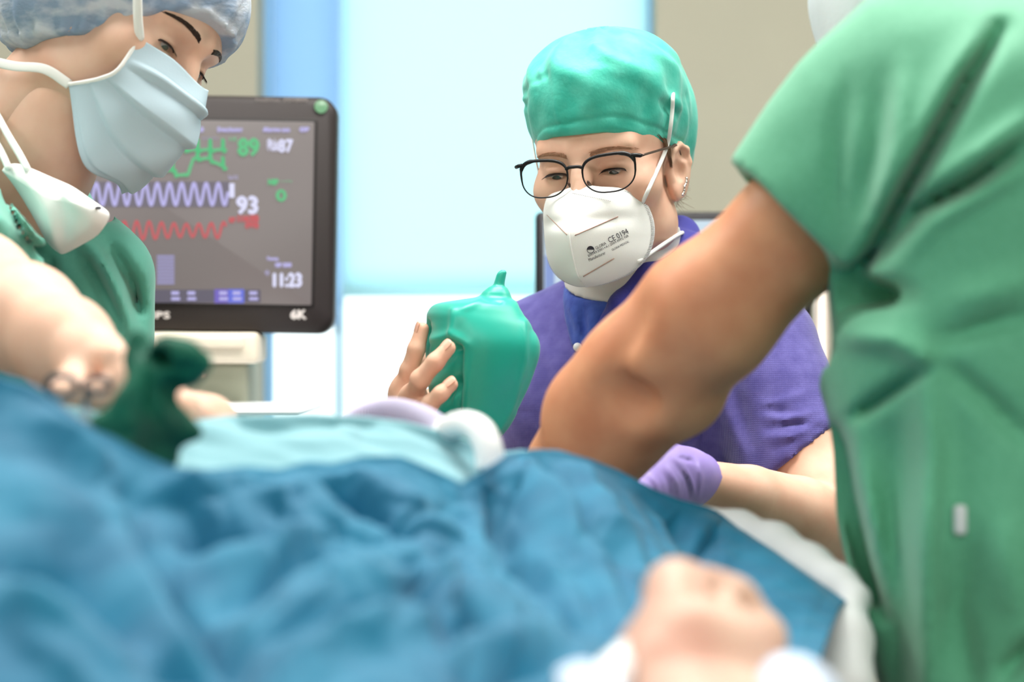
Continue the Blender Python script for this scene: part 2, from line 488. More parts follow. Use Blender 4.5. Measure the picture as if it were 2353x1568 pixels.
struct('wall_back', join(box((X0, YB, 0), (wl, YB + 0.2, ZT)), box((wr, YB, 0), (X1, YB + 0.2, ZT)),
                         box((wl, YB, 0), (wr, YB + 0.2, wb)), box((wl, YB, wt), (wr, YB + 0.2, ZT))), WALL)
SILL = mat('window_frame_white', S(214, 226, 236), 0.5, 0.4)
FRB = mat('window_frame_blue', S(140, 190, 232), 0.5, 0.4)
wn = struct('window_1', join(box((wl, YB + 0.10, wb), (wl + 0.014, YB + 0.16, wt)), box((wr - 0.006, YB + 0.10, wb), (wr, YB + 0.16, wt)),
                             box((wl, YB + 0.10, wt - 0.04), (wr, YB + 0.16, wt)), box((wl, YB + 0.10, wb), (wr, YB + 0.16, wb + 0.04))), FRB)
mx_ = wx(772)
v, f = box((mx_ - 0.012, YB + 0.10, wb), (mx_ + 0.004, YB + 0.16, wt)); obj('mullion', v, f, mat('mullion_pale', S(190, 226, 246), 0.5, 0.4), wn, False)
PANE = emission('frosted_pane_light', (0.86, 0.99, 1.0, 1), 2.0)
v, f = box((wl + 0.014, YB + 0.125, wb + 0.04), (mx_ - 0.012, YB + 0.135, wt - 0.04)); obj('pane', v, f, PANE, wn, False)
v, f = box((mx_ + 0.004, YB + 0.125, wb + 0.04), (wr - 0.006, YB + 0.135, wt - 0.04)); obj('pane', v, f, PANE, wn, False)
v, f = box((wl - 0.02, YB - 0.06, wb - 0.03), (wr + 0.02, YB + 0.1, wb), 0.006); obj('window_sill', v, f, SILL, wn, False)

def blind(name, x0, x1, zb, zt, y, m, mr, label):
    t = thing(name, label, 'blind', ((x0 + x1) / 2, y, zb))
    n = 60
    def fn(u, v): return A(x0 + (x1 - x0) * u, y + 0.0015 * math.sin(u * 9 + v * 3), zb + (zt - zb) * v)
    V, Fc = grid(fn, 40, 20, 0.0008); obj('blind_cloth', V, Fc, m, t)
    V, Fc = tube([A(x0, y, zb), A(x1, y, zb)], 0.008, 12); obj('bottom_bar', V, Fc, mr, t)
    V, Fc = tube([A(x0, y, zt + 0.02), A(x1, y, zt + 0.02)], 0.025, 16); obj('roller', V, Fc, mr, t)
    return t
def shade(name, col, mixv):
    m = bpy.data.materials.new(name); m.use_nodes = True; nt = m.node_tree; N = nt.nodes; L = nt.links
    b = N['Principled BSDF']; b.inputs['Base Color'].default_value = col; b.inputs['Roughness'].default_value = 0.9
    t = N.new('ShaderNodeBsdfTranslucent'); t.inputs[0].default_value = col
    ms = N.new('ShaderNodeMixShader'); ms.inputs[0].default_value = mixv
    L.new(b.outputs[0], ms.inputs[1]); L.new(t.outputs[0], ms.inputs[2]); L.new(ms.outputs[0], N['Material Output'].inputs[0])
    return m
SHADEC = shade('blind_pale_cyan', S(222, 250, 254), 0.8)
SHADEB = shade('blind_sky_blue', S(190, 217, 240), 0.8)
blind('roller_blind', wx(780), wr - 0.008, wz(668), wt - 0.08, YB + 0.085, SHADEC, SHADEC, 'wide pale cyan roller blind on the bright window behind the green breathing bag')
blind('roller_blind', wl + 0.018, wx(768), wz(735), wt - 0.08, YB + 0.085, SHADEB, SHADEB, 'narrow sky blue roller blind on the window strip above the patient monitor')

LAMPF = mat('lamp_frame', S(230, 230, 228), 0.4, 0.4)
for i, (x, y) in enumerate(PANELS):
    ns = ('near left', 'near middle', 'near right', 'far left', 'middle', 'far right')[i]
    t = thing('ceiling_light', 'white framed rectangular ceiling panel lamp, %s of the six over the table' % ns, 'light', (x, y, 2.8), 'ceiling panel lamps')
    a, b = 0.62, 0.32
    V, Fc = join(box((x - a, y - b, 2.745), (x + a, y - b + 0.03, 2.8)), box((x - a, y + b - 0.03, 2.745), (x + a, y + b, 2.8)),
                 box((x - a, y - b + 0.03, 2.745), (x - a + 0.03, y + b - 0.03, 2.8)), box((x + a - 0.03, y - b + 0.03, 2.745), (x + a, y + b - 0.03, 2.8)))
    obj('lamp_frame', V, Fc, LAMPF, t, False)
    V, Fc = box((x - a + 0.03, y - b + 0.03, 2.785), (x + a - 0.03, y + b - 0.03, 2.795)); obj('diffuser', V, Fc, CEIL, t, False)

# ------------------------------------------------------------------ anaesthesia machine with the patient monitor
MD = 2.55
BEIGE = mat('machine_beige', S(216, 206, 188), 0.5, 0.4)
GREYG = mat('machine_grey', S(176, 180, 160), 0.55, 0.35)
def pq(px, py, d=MD):
    p = P(px, py, d); return p[0], p[2]
def boxpx(x0, y0, x1, y1, d0, d1, bev=0.004):
    a = P(x0, y1, d0); b = P(x1, y0, d0)
    return box((a[0], d0, a[2]), (b[0], d1, b[2]), bev)
am = thing('anaesthesia_machine', 'beige and grey anaesthesia machine column under the patient monitor by the window', 'machine', (P(400, 0, MD)[0], 2.75, 0))
a = P(585, 0, MD)[0]; b_ = P(90, 0, MD)[0]
a = P(560, 0, MD)[0]
V, Fc = box((b_, MD + 0.03, 0.06), (a, MD + 0.15, P(0, 835, MD)[2]), 0.008); obj('column', V, Fc, GREYG, am)
V, Fc = boxpx(70, 764, 592, 836, MD - 0.03, MD + 0.07, 0.008); obj('head_block', V, Fc, BEIGE, am)
V, Fc = boxpx(380, 776, 560, 800, MD - 0.036, MD - 0.029, 0.002); obj('front_panel', V, Fc, BEIGE, am)
V, Fc = boxpx(300, 941, 690, 957, 2.30, 2.585, 0.004); obj('work_shelf', V, Fc, PLASTIC_W, am)
for k in range(4):
    x = b_ + 0.04 if k % 2 else a - 0.04; y = MD + 0.05 if k < 2 else MD + 0.13
    V, Fc = tube([A(x - 0.015, y, 0.032), A(x + 0.015, y, 0.032)], 0.032, 16); obj('castor', V, Fc, BLACKF, am)
BEZEL = mat('bezel_brown_black', S(46, 40, 40), 0.5, 0.3)
BEZEL2 = mat('bezel_inner', S(32, 28, 28), 0.5, 0.3)
mo = thing('patient_monitor', 'black framed patient monitor showing 89 and 93 with green, violet and red traces', 'monitor', P(400, 764, MD + 0.05))
rot = math.radians(-1.0)
mc = P(400, 490, MD)
def tilt(V):
    V = np.array(V, float); c, s_ = math.cos(rot), math.sin(rot)
    x, z = V[:, 0] - mc[0], V[:, 2] - mc[2]
    V[:, 0] = mc[0] + x * c - z * s_; V[:, 2] = mc[2] + x * s_ + z * c; return V
def mpx(px, py):                                    # photo px (already tilted) -> point on the monitor's face
    return P(px, py, MD)
def moslab(x0, y0, x1, y1, r, f0, f1, bev):
    a0 = pq(x0, y1); b0 = pq(x1, y0)
    V, Fc = slab(rrect(a0[0], a0[1], b0[0], b0[1], r), MD + f0, MD + f1, bev); return tilt(V), Fc
V, Fc = moslab(14, 217, 768, 762, 0.022, 0.0, 0.055, 0.006); obj('housing', V, Fc, BEZEL, mo)
V, Fc = moslab(56, 268, 726, 702, 0.004, -0.001, 0.01, 0.001); obj('screen_rim', V, Fc, BEZEL2, mo)
SCR = emission('screen_painted_glare', S(150, 138, 136), 0.74);  # washed grey of glare on the dark screen, put in as emission
V, Fc = moslab(62, 276, 719, 696, 0.002, -0.003, 0.01, 0.0005); scr = obj('screen', V, Fc, SCR, mo)
GR = emission('trace_green', S(96, 206, 140), 0.95); VI = emission('trace_violet', S(196, 190, 246), 1.0)
RD = emission('trace_red', S(226, 96, 104), 0.85); WH = emission('readout_white', S(226, 226, 255), 1.1)
BL = emission('softkey_blue', S(108, 120, 240), 0.9); LV = emission('softkey_lilac', S(176, 170, 220), 0.8)
YS = MD - 0.0045
def ribbon(pts, wpx):
    pts = np.array(pts, float); t = np.gradient(pts, axis=0); t /= np.linalg.norm(t, axis=1)[:, None] + 1e-9
    n = np.column_stack([-t[:, 1], t[:, 0]]) * wpx / 2
    V = []; Fc = []
    for p in np.vstack([pts - n, pts + n]): q = P(p[0], p[1], MD); V.append((q[0], YS, q[2]))
    m = len(pts)
    for i in range(m - 1): Fc.append((i, i + 1, m + i + 1, m + i))
    return np.array(V), Fc
def smp(fn, x0, x1, n): return [(x, fn(x)) for x in np.linspace(x0, x1, n)]
def beat(x, base, hgt, per, x0=180):
    t = ((x - x0) % per) / per
    return base - hgt * (math.exp(-((t - 0.5) / 0.045) ** 2) - 0.25 * math.exp(-((t - 0.6) / 0.05) ** 2)) + 6 * math.exp(-((t - 0.8) / 0.08) ** 2) * 0.5
v, f = ribbon(smp(lambda x: beat(x, 345, 26, 29), 90, 522, 700), 7); obj('trace', v, f, GR, scr, False)
def st(x): 
    b = 392 if x < 405 else 403 if x < 432 else 403 - (x - 432) / 14 * 38 if x < 446 else 365 + max(0, x - 480) / 40 * 22
    return beat(x, b, 24 if not 405 < x < 446 else 2, 29)
v, f = ribbon(smp(st, 90, 522, 700), 7); obj('trace', v, f, GR, scr, False)
v, f = ribbon(smp(lambda x: 447 - 25 * math.sin((x - 160) / 28.0 * 2 * math.pi) , 90, 525, 500), 7); obj('trace', v, f, VI, scr, False)
v, f = ribbon(smp(lambda x: 530 - 21 * math.sin((x - 166) / 28.5 * 2 * math.pi) * (0.85 + 0.15 * math.sin(x / 40)), 90, 520, 500), 6); obj('trace', v, f, RD, scr, False)
BAND = emission('trace_band', S(160, 150, 170), 0.5)
v, f = ribbon([(90, 447), (528, 447)], 58); v[:, 1] += 0.0008; obj('trace_band', v, f, BAND, scr, False)
def label_text(s, px, py, hpx, m, name='readout', wpx=None, y=YS, parent=None, bold=0.0):
    V, Fc = text_mesh(s)
    lo, hi = V[:, :2].min(0), V[:, :2].max(0); k = hpx / (hi[1] - lo[1])
    kx = k if wpx is None else wpx / (hi[0] - lo[0])
    pts = np.array([(px + (p[0] - lo[0]) * kx, py - (p[1] - lo[1]) * k) for p in V])
    W = np.array([(q[0], y, q[2]) for q in (P(a_[0], a_[1], MD) for a_ in pts)])
    ms = [(W, Fc)]
    if bold:
        for dx, dz in ((bold, 0), (-bold, 0), (0, bold), (0, -bold)): ms.append((W + A(dx, 0.0001 * len(ms), dz), Fc))
    V, Fc = join(*ms)
    return obj(name, V, Fc, m, parent if parent is not None else scr, False)
BD = 0.0016
label_text('89', 549, 358, 38, GR, wpx=46, bold=BD); label_text('87', 641, 350, 28, WH, wpx=32, bold=0.001)
label_text('93', 546, 491, 38, WH, wpx=46, bold=BD); label_text('0', 636, 463, 26, GR, wpx=22, bold=0.001)
label_text('11:23', 630, 659, 30, WH, wpx=63, bold=0.0014)
label_text('116/78', 548, 510, 14, RD, wpx=46, bold=0.0016); label_text('(93)', 566, 526, 14, RD, wpx=28, bold=0.0012)
label_text('HR', 528, 326, 10, GR); label_text('ABP', 527, 512, 12, RD, wpx=14, bold=0.0006); label_text('SpO2', 526, 415, 11, VI, wpx=22)
label_text('Puls', 618, 345, 22, WH, wpx=20, bold=0.002); label_text('NBP', 618, 425, 12, GR, wpx=22, bold=0.0008); label_text('mmHg', 646, 420, 5, GR, wpx=26)
label_text('Temp', 614, 600, 8, VI, wpx=26, bold=0.0012); label_text('NBP 120/80', 634, 614, 9, VI, wpx=36, bold=0.0008); label_text('T', 612, 632, 7, VI, bold=0.002)
for s_, x, wd in (('Bett 3', 414, 54), ('Erwachsener', 502, 56), ('Alarme aus', 606, 60), ('OP', 690, 20)): label_text(s_, x, 303, 9, VI, 'screen_heading', wd, bold=0.0012)
label_text('SpO2 Pleth', 466, 322, 6, LV, wpx=36)
v, f = ribbon([(534, 422), (534, 455)], 12); obj('alarm_bar', v, f, WH, scr, False)
for x in (318, 362):
    for k in range(9):
        v, f = ribbon([(x, 590 + k * 7.6), (x + 40 if x > 330 else x + 28, 590 + k * 7.6)], 5.8); obj('signal_bar', v, f, LV, scr, False)
v, f = ribbon([(100, 681), (600, 681)], 30); v[:, 1] += 0.0006; obj('softkey_bar', v, f, emission('softkey_bar', S(136, 126, 150), 0.5), scr, False)
for x0, x1, m_ in ((494, 526, LV), (526, 562, BL)):
    v, f = ribbon([(x0, 681), (x1, 681)], 32); obj('softkey', v, f, m_ if m_ is BL else emission('softkey_violet', S(130, 110, 220), 0.8), scr, False)
for x in (395, 432, 505, 536, 574):
    v, f = ribbon([(x, 674), (x + 18, 674)], 8); v[:, 1] -= 0.0004; obj('softkey_icon', v, f, VI, scr, False)
    v, f = ribbon([(x, 687), (x + 20, 687)], 7); v[:, 1] -= 0.0004; obj('softkey_icon', v, f, VI, scr, False)
INK = mat('bezel_print', S(216, 208, 206), 0.5, 0.3)
hs = mo.children[0]
label_text('PHILIPS', 282, 732, 15, INK, 'lettering', 108, MD - 0.0008, hs, 0.0006)
label_text('6K', 669, 733, 20, INK, 'lettering', 34, MD - 0.0008, hs, 0.001)
INK2 = mat('bezel_print_grey', S(130, 122, 120), 0.5, 0.3)
label_text('IntelliVue', 588, 234, 10, INK2, 'lettering', 54, MD - 0.0008, hs); label_text('MX800', 654, 234, 9, INK2, 'lettering', 52, MD - 0.0008, hs, 0.0004)
p = P(738, 245, MD)
V, Fc = tube([p + A(0, 0.004, 0), p + A(0, -0.002, 0)], 0.0085, 24); obj('power_button', V, Fc, emission('power_lamp', S(150, 214, 160), 0.8), mo)
V, Fc = boxpx(330, 740, 470, 762, MD + 0.055, MD + 0.13, 0.004); obj('mount', V, Fc, BEZEL, mo)

# second screen behind the nurse in violet
SD = 2.72
m2 = thing('computer_screen', 'dark framed computer screen with a bright pale display behind the violet gowned nurse', 'monitor', P(1547, 0, SD) * A(1, 1, 0))
a = P(1230, 905, SD); b_ = P(1866, 487, SD)
V, Fc = slab(rrect(a[0], a[2], b_[0], b_[2], 0.008), SD, SD + 0.04, 0.003); obj('housing', V, Fc, mat('bezel_black', S(26, 24, 30), 0.4, 0.4), m2)
a2 = P(1250, 885, SD); b2 = P(1846, 507, SD)
V, Fc = box((a2[0], SD - 0.002, a2[2]), (b2[0], SD + 0.004, b2[2])); s2 = obj('screen', V, Fc, emission('screen_pale', S(218, 240, 255), 0.95), m2, False)
a3 = P(1252, 700, SD); b3 = P(1274, 588, SD)
V, Fc = box((a3[0], SD - 0.0035, P(0, 880, SD)[2]), (b3[0], SD - 0.002, b3[2])); obj('side_menu', V, Fc, emission('screen_blue', S(150, 176, 240), 0.85), s2, False)
V, Fc = tube([A(P(1547, 0, SD)[0], SD + 0.06, 0.03), A(P(1547, 0, SD)[0], SD + 0.06, 1.32)], 0.02, 16); obj('stand_pole', V, Fc, STEEL, m2)
V, Fc = box((P(1500, 0, SD)[0], SD + 0.04, 1.26), (P(1594, 0, SD)[0], SD + 0.07, 1.36), 0.004); obj('bracket', V, Fc, BEZEL, m2)
V, Fc = tube([A(P(1547, 0, SD)[0], SD + 0.06, 0.0), A(P(1547, 0, SD)[0], SD + 0.06, 0.03)], 0.16, 28); obj('base_plate', V, Fc, STEEL, m2)

# infusion pole with its red clamp
ID = 2.42
ix = P(1888, 0, ID)[0]
iv = thing('infusion_pole', 'slim silver infusion pole with a red clamp beside the green scrub of the surgeon', 'pole', (ix, ID, 0))
V, Fc = tube([A(ix, ID, 0.04), A(ix, ID, 1.44)], 0.0105, 16); obj('pole', V, Fc, mat('pole_grey', S(176, 166, 156), 0.4, 0.5, metal=0.4), iv)
z0, z1 = P(0, 965, ID)[2], P(0, 842, ID)[2]
V, Fc = box((ix - 0.006, ID - 0.03, z0), (ix + 0.024, ID + 0.03, z1), 0.006); cl = obj('clamp', V, Fc, mat('clamp_red', S(206, 92, 80), 0.45, 0.4), iv)
V, Fc = tube([A(ix, ID - 0.03, (z0 + z1) / 2), A(ix, ID - 0.06, (z0 + z1) / 2)], 0.012, 12); obj('clamp_knob', V, Fc, BEZEL, cl)
for k in range(5):
    an = k * 2 * math.pi / 5 + 0.3
    e = A(ix + 0.24 * math.cos(an), ID + 0.24 * math.sin(an), 0.05)
    V, Fc = tube([A(ix, ID, 0.07), e], [0.014, 0.01], 10); lg = obj('leg', V, Fc, STEEL, iv)
    V, Fc = tube([e + A(0, -0.01, -0.025), e + A(0, 0.01, -0.025)], 0.025, 14); obj('castor', V, Fc, BLACKF, lg)

# ------------------------------------------------------------------ operating table
tb = thing('operating_table', 'operating table with dark padded top under the teal drape and the patient', 'table', (-0.03, 1.25, 0))
PAD = mat('pad_black', S(40, 42, 46), 0.5, 0.4)
for y0, y1 in ((0.25, 0.78), (0.79, 1.36), (1.37, 1.88)):
    V, Fc = box((-0.29, y0, 0.95), (0.21, y1, 1.010), 0.02); obj('cushion', V, Fc, PAD, tb)
V, Fc = box((-0.27, 0.28, 0.90), (0.19, 1.86, 0.95), 0.005); obj('table_frame', V, Fc, STEEL, tb)
V, Fc = box((-0.15, 1.02, 0.10), (0.09, 1.42, 0.90), 0.02); obj('column', V, Fc, STEEL, tb)
V, Fc = box((-0.27, 0.75, 0.0), (0.19, 1.65, 0.10), 0.02); obj('base', V, Fc, STEEL, tb)

# ------------------------------------------------------------------ drapes and sheets
def itp(xs, ys): return lambda x: float(np.interp(x, xs, ys))
rx = [-300, 0, 60, 110, 160, 205, 260, 330, 400, 480, 560, 640, 700, 760, 830, 920, 1000, 1060, 1110, 1160, 1220, 1280, 1350, 1420, 1500, 1560, 1620, 1660, 1700, 1800, 1945]
ry = [800, 872, 892, 922, 962, 988, 1010, 1050, 1080, 1085, 1076, 1082, 1068, 1072, 1052, 1052, 1085, 1116, 1085, 1046, 1038, 1042, 1058, 1085, 1128, 1152, 1168, 1186, 1218, 1284, 1385]
rdx = [-300, 0, 400, 800, 1110, 1180, 1420, 1650, 1945]; rdd = [1.12, 1.14, 1.20, 1.28, 1.34, 1.42, 1.54, 1.58, 1.44]
yr = lambda x: np.interp(x, rx, ry); dr = lambda x: np.interp(x, rdx, rdd)
def sm(a):   # smoothstep
    a = np.clip(a, 0, 1); return a * a * (3 - 2 * a)
def drape_mesh(nu, nf, nb, folds, seed):
    u = np.linspace(0, 1, nu); v = np.linspace(0, 1, nf)
    U, Vv = np.meshgrid(u, v)
    pxmax = np.interp(Vv, [0, 0.12, 1], [1945, 1925, 1812])
    px = -300 + (pxmax + 300) * U
    y0 = yr(px); d0 = dr(px)
    py = y0 + (1760 - y0) * Vv ** 1.05
    dd = d0 + (0.86 - d0) * sm(Vv * 0.9 + 0.0) ** 0.8 * 0.98
    X = (px - CX) / F * dd; Z = CAMZ - (py - CY) / F * dd
    base = np.stack([X, dd, Z], 2)
    # normals
    N = np.cross(np.gradient(base, axis=1), np.gradient(base, axis=0)); N /= np.linalg.norm(N, axis=2)[:, :, None] + 1e-12
    if N[nf // 2, nu // 2, 2] < 0: N = -N
    h = np.zeros_like(px)
    for pl, amp, wd in folds: h += 1.3 * amp * foldw(px, py, pl, wd * 0.9)
    X3, Y3 = X * 1.0, dd * 1.0
    st1 = 0.75 * X3 + 0.66 * Y3; st2 = -0.66 * X3 + 0.75 * Y3
    ctr = np.interp(px, [250, 600, 1050, 1200], [0.25, 1.0, 1.0, 0.35])
    h += 0.0055 * waves(X3, Y3, Z, seed, 32) + ctr * 0.006 * (0.4 - np.abs(waves(st2 * 1.7, st1 * 0.55, Z * 0.3, seed + 1, 75))) + ctr * 0.004 * (0.4 - np.abs(waves(st1 * 1.6, st2 * 0.5, Z * 0.3, seed + 2, 120))) + 0.001 * waves(X3, Y3, Z, seed + 3, 260)
    fade = sm(Vv / 0.10)
    base = base + N * (h * (0.25 + 0.75 * fade))[:, :, None]
    # back of the ridge, falling away
    top = base[0]; back = []
    for k in range(1, nb + 1):
        t = k / nb
        back.append(top + np.stack([0 * top[:, 0], 0.16 * t + 0 * top[:, 0], -0.20 * t ** 1.6 + 0.003 * np.sin(top[:, 0] * 40 + t * 3)], 1))
    G = np.concatenate([np.array(back[::-1]), base], 0)
    e = G[:, :1]; side = []                                  # the cloth hangs down over the table's left edge
    for t in np.linspace(1, 0.06, 16):
        side.append(e + np.stack([-0.045 * np.sqrt(t) + 0.010 * t * np.sin(e[:, :, 1] * 45), 0 * e[:, :, 1], -0.34 * t ** 1.4 + 0 * e[:, :, 2]], 2))
    return np.concatenate(side + [G], 1)
FOLDS = [
    ([(1150, 1062), (1250, 1180), (1400, 1330), (1480, 1400)], 0.018, 42), ([(1105, 1110), (1190, 1260), (1320, 1390), (1420, 1470)], -0.022, 36),
    ([(1285, 1060), (1390, 1240), (1540, 1330)], 0.013, 40), ([(1225, 1090), (1330, 1250), (1460, 1350)], -0.018, 24),
    ([(1540, 1180), (1600, 1280)], -0.010, 26), ([(1650, 1230), (1560, 1320)], -0.010, 22), ([(1600, 1180), (1760, 1300), (1900, 1390)], 0.008, 40),
    ([(745, 1135), (840, 1178), (950, 1228)], -0.015, 17), ([(790, 1105), (900, 1150), (1010, 1200)], 0.010, 30),
    ([(400, 1245), (520, 1250), (610, 1262)], -0.014, 32), ([(440, 1335), (620, 1300), (720, 1230)], 0.011, 34),
    ([(560, 1180), (680, 1150), (790, 1240)], 0.010, 34), ([(350, 1140), (440, 1130), (540, 1160)], 0.010, 38),
    ([(540, 1490), (720, 1400), (900, 1320)], 0.013, 40), ([(480, 1420), (620, 1350), (780, 1300)], -0.010, 26), ([(620, 1580), (820, 1490), (1050, 1420)], 0.014, 34),
    ([(640, 1490), (820, 1420), (960, 1370)], -0.012, 24),
    ([(290, 1150), (340, 1300), (450, 1450), (600, 1600)], -0.016, 42), ([(930, 1350), (1030, 1465), (1140, 1490)], -0.015, 26), ([(980, 1330), (1090, 1420), (1200, 1450)], 0.010, 32),
    ([(0, 1110), (250, 1210), (380, 1420), (470, 1568)], 0.014, 50), ([(-50, 1290), (160, 1330), (330, 1480)], -0.016, 48), ([(-50, 1400), (150, 1460), (300, 1568)], 0.010, 45),
    ([(60, 960), (160, 1020), (240, 1110)], 0.010, 45), ([(340, 1540), (440, 1560), (520, 1600)], -0.014, 30), ([(1000, 1560), (1120, 1500), (1260, 1480)], 0.012, 30),
    ([(1050, 1600), (1200, 1540), (1300, 1520)], -0.012, 24), ([(1640, 1320), (1750, 1420), (1850, 1450)], -0.010, 40),
]
rf = random.Random(17)
def scatter(n, x0, x1, y0, y1, a0, a1, l0, l1, amp, w0, w1):
    for _ in range(n):                                   # smaller creases running with the large folds
        x, y, a, l = rf.uniform(x0, x1), rf.uniform(y0, y1), math.radians(rf.uniform(a0, a1)), rf.uniform(l0, l1)
        b = a + rf.uniform(-0.3, 0.3)
        p1 = (x + l / 2 * math.cos(a), y + l / 2 * math.sin(a)); p2 = (p1[0] + l / 2 * math.cos(b), p1[1] + l / 2 * math.sin(b))
        FOLDS.append(([(x, y), p1, p2], rf.choice((-1, 1)) * amp * rf.uniform(0.6, 1.2), rf.uniform(w0, w1)))
scatter(26, 430, 860, 1290, 1600, -34, -16, 160, 360, 0.0036, 9, 17)
scatter(26, 330, 980, 1090, 1260, 10, 40, 90, 190, 0.0034, 8, 15)
scatter(22, 1080, 1560, 1070, 1360, 36, 62, 120, 300, 0.0042, 8, 17)
scatter(14, 900, 1300, 1380, 1600, -30, 20, 120, 240, 0.0036, 9, 17)
scatter(10, -100, 250, 1000, 1500, 15, 45, 200, 420, 0.0045, 22, 40)
U = drape_mesh(420, 260, 14, FOLDS, 5)
V, Fc = gridpts(U)
dp = obj('surgical_drape', V, Fc, DRAPE, loc=(0.0, 1.2, 1.02))
tag(dp, 'crumpled teal surgical drape tented over the patient in the foreground', 'drape')
md = dp.modifiers.new('thickness', 'SOLIDIFY'); md.thickness = 0.0015; md.offset = -1
DRAPE_BVH = BVHTree.FromPolygons([tuple(p) for p in V], [tuple(q) for q in Fc])

# pale blue sheet behind the teal ridge
sx = [120, 200, 300, 430, 520, 600, 720, 850, 930, 1000, 1090, 1150, 1200, 1270]
sy = [930, 945, 968, 972, 958, 956, 954, 962, 972, 990, 1022, 1042, 1036, 1046]
def sheet_pale():
    nu, nf = 160, 50; u = np.linspace(0, 1, nu); v = np.linspace(0, 1, nf); U, Vv = np.meshgrid(u, v)
    px = 120 + 1150 * U; y0 = np.interp(px, sx, sy); d0 = np.interp(px, [120, 400, 800, 1150, 1270], [1.29, 1.34, 1.42, 1.48, 1.50])
    py = y0 + 190 * Vv; dd = d0 - 0.09 * sm(Vv * 1.1)
    X = (px - CX) / F * dd; Z = CAMZ - (py - CY) / F * dd; B = np.stack([X, dd, Z], 2)
    h = 0.012 * waves(X, dd, Z, 31, 55) + 0.006 * (0.5 - np.abs(waves(X, dd, Z, 32, 110)))
    for pl, amp, wd in [([(430, 1000), (620, 1030), (800, 1010)], 0.008, 26), ([(560, 985), (760, 985)], -0.006, 18), ([(880, 990), (1000, 1050), (1050, 1100)], 0.006, 28), ([(240, 1010), (420, 1040)], 0.007, 26)]:
        h += amp * np.exp(-(polydist(px, py, pl) / wd) ** 2)
    B[:, :, 1] -= h * 0.6 * sm(Vv / 0.15); B[:, :, 2] += h * 0.5 * sm(Vv / 0.15)
    top = B[0]; back = [top + np.stack([0 * top[:, 0], 0.05 * t + 0 * top[:, 0], -0.12 * t ** 1.5 + 0 * top[:, 0]], 1) for t in np.linspace(0.1, 1, 10)]
    return np.concatenate([np.array(back[::-1]), B], 0)
V, Fc = gridpts(sheet_pale(), 0.001)
tag(obj('patient_sheet', V, Fc, SHEETB, loc=(-0.05, 1.35, 1.1)), 'pale blue sheet over the patient behind the teal drape ridge, below the breathing hose', 'sheet')

# white padded sheet at the right edge of the table and its hanging side
wsd = Sdf((0.10, 1.25, 1.00), (0.34, 1.74, 1.27), 0.004)
top = [P(1590, 1180, 1.60), P(1700, 1216, 1.58), P(1780, 1254, 1.55), P(1860, 1306, 1.52), P(1925, 1346, 1.49), P(1968, 1372, 1.47)]
wsd.chain(top, [0.008, 0.0135, 0.0165, 0.0165, 0.0135, 0.0095], 0.012)
wsd.chain([P(1962, 1388, 1.465), P(1942, 1470, 1.43), P(1930, 1600, 1.385)], [0.010, 0.019, 0.026], 0.012)
wsd.wav(0.0014, 60, 3)
V, Q = wsd.mesh(); tag(obj('padded_sheet', V, Q, SHEETW, loc=(0.2, 1.5, 1.02)), 'white rolled sheet along the table edge between teal drape and green scrub', 'sheet')

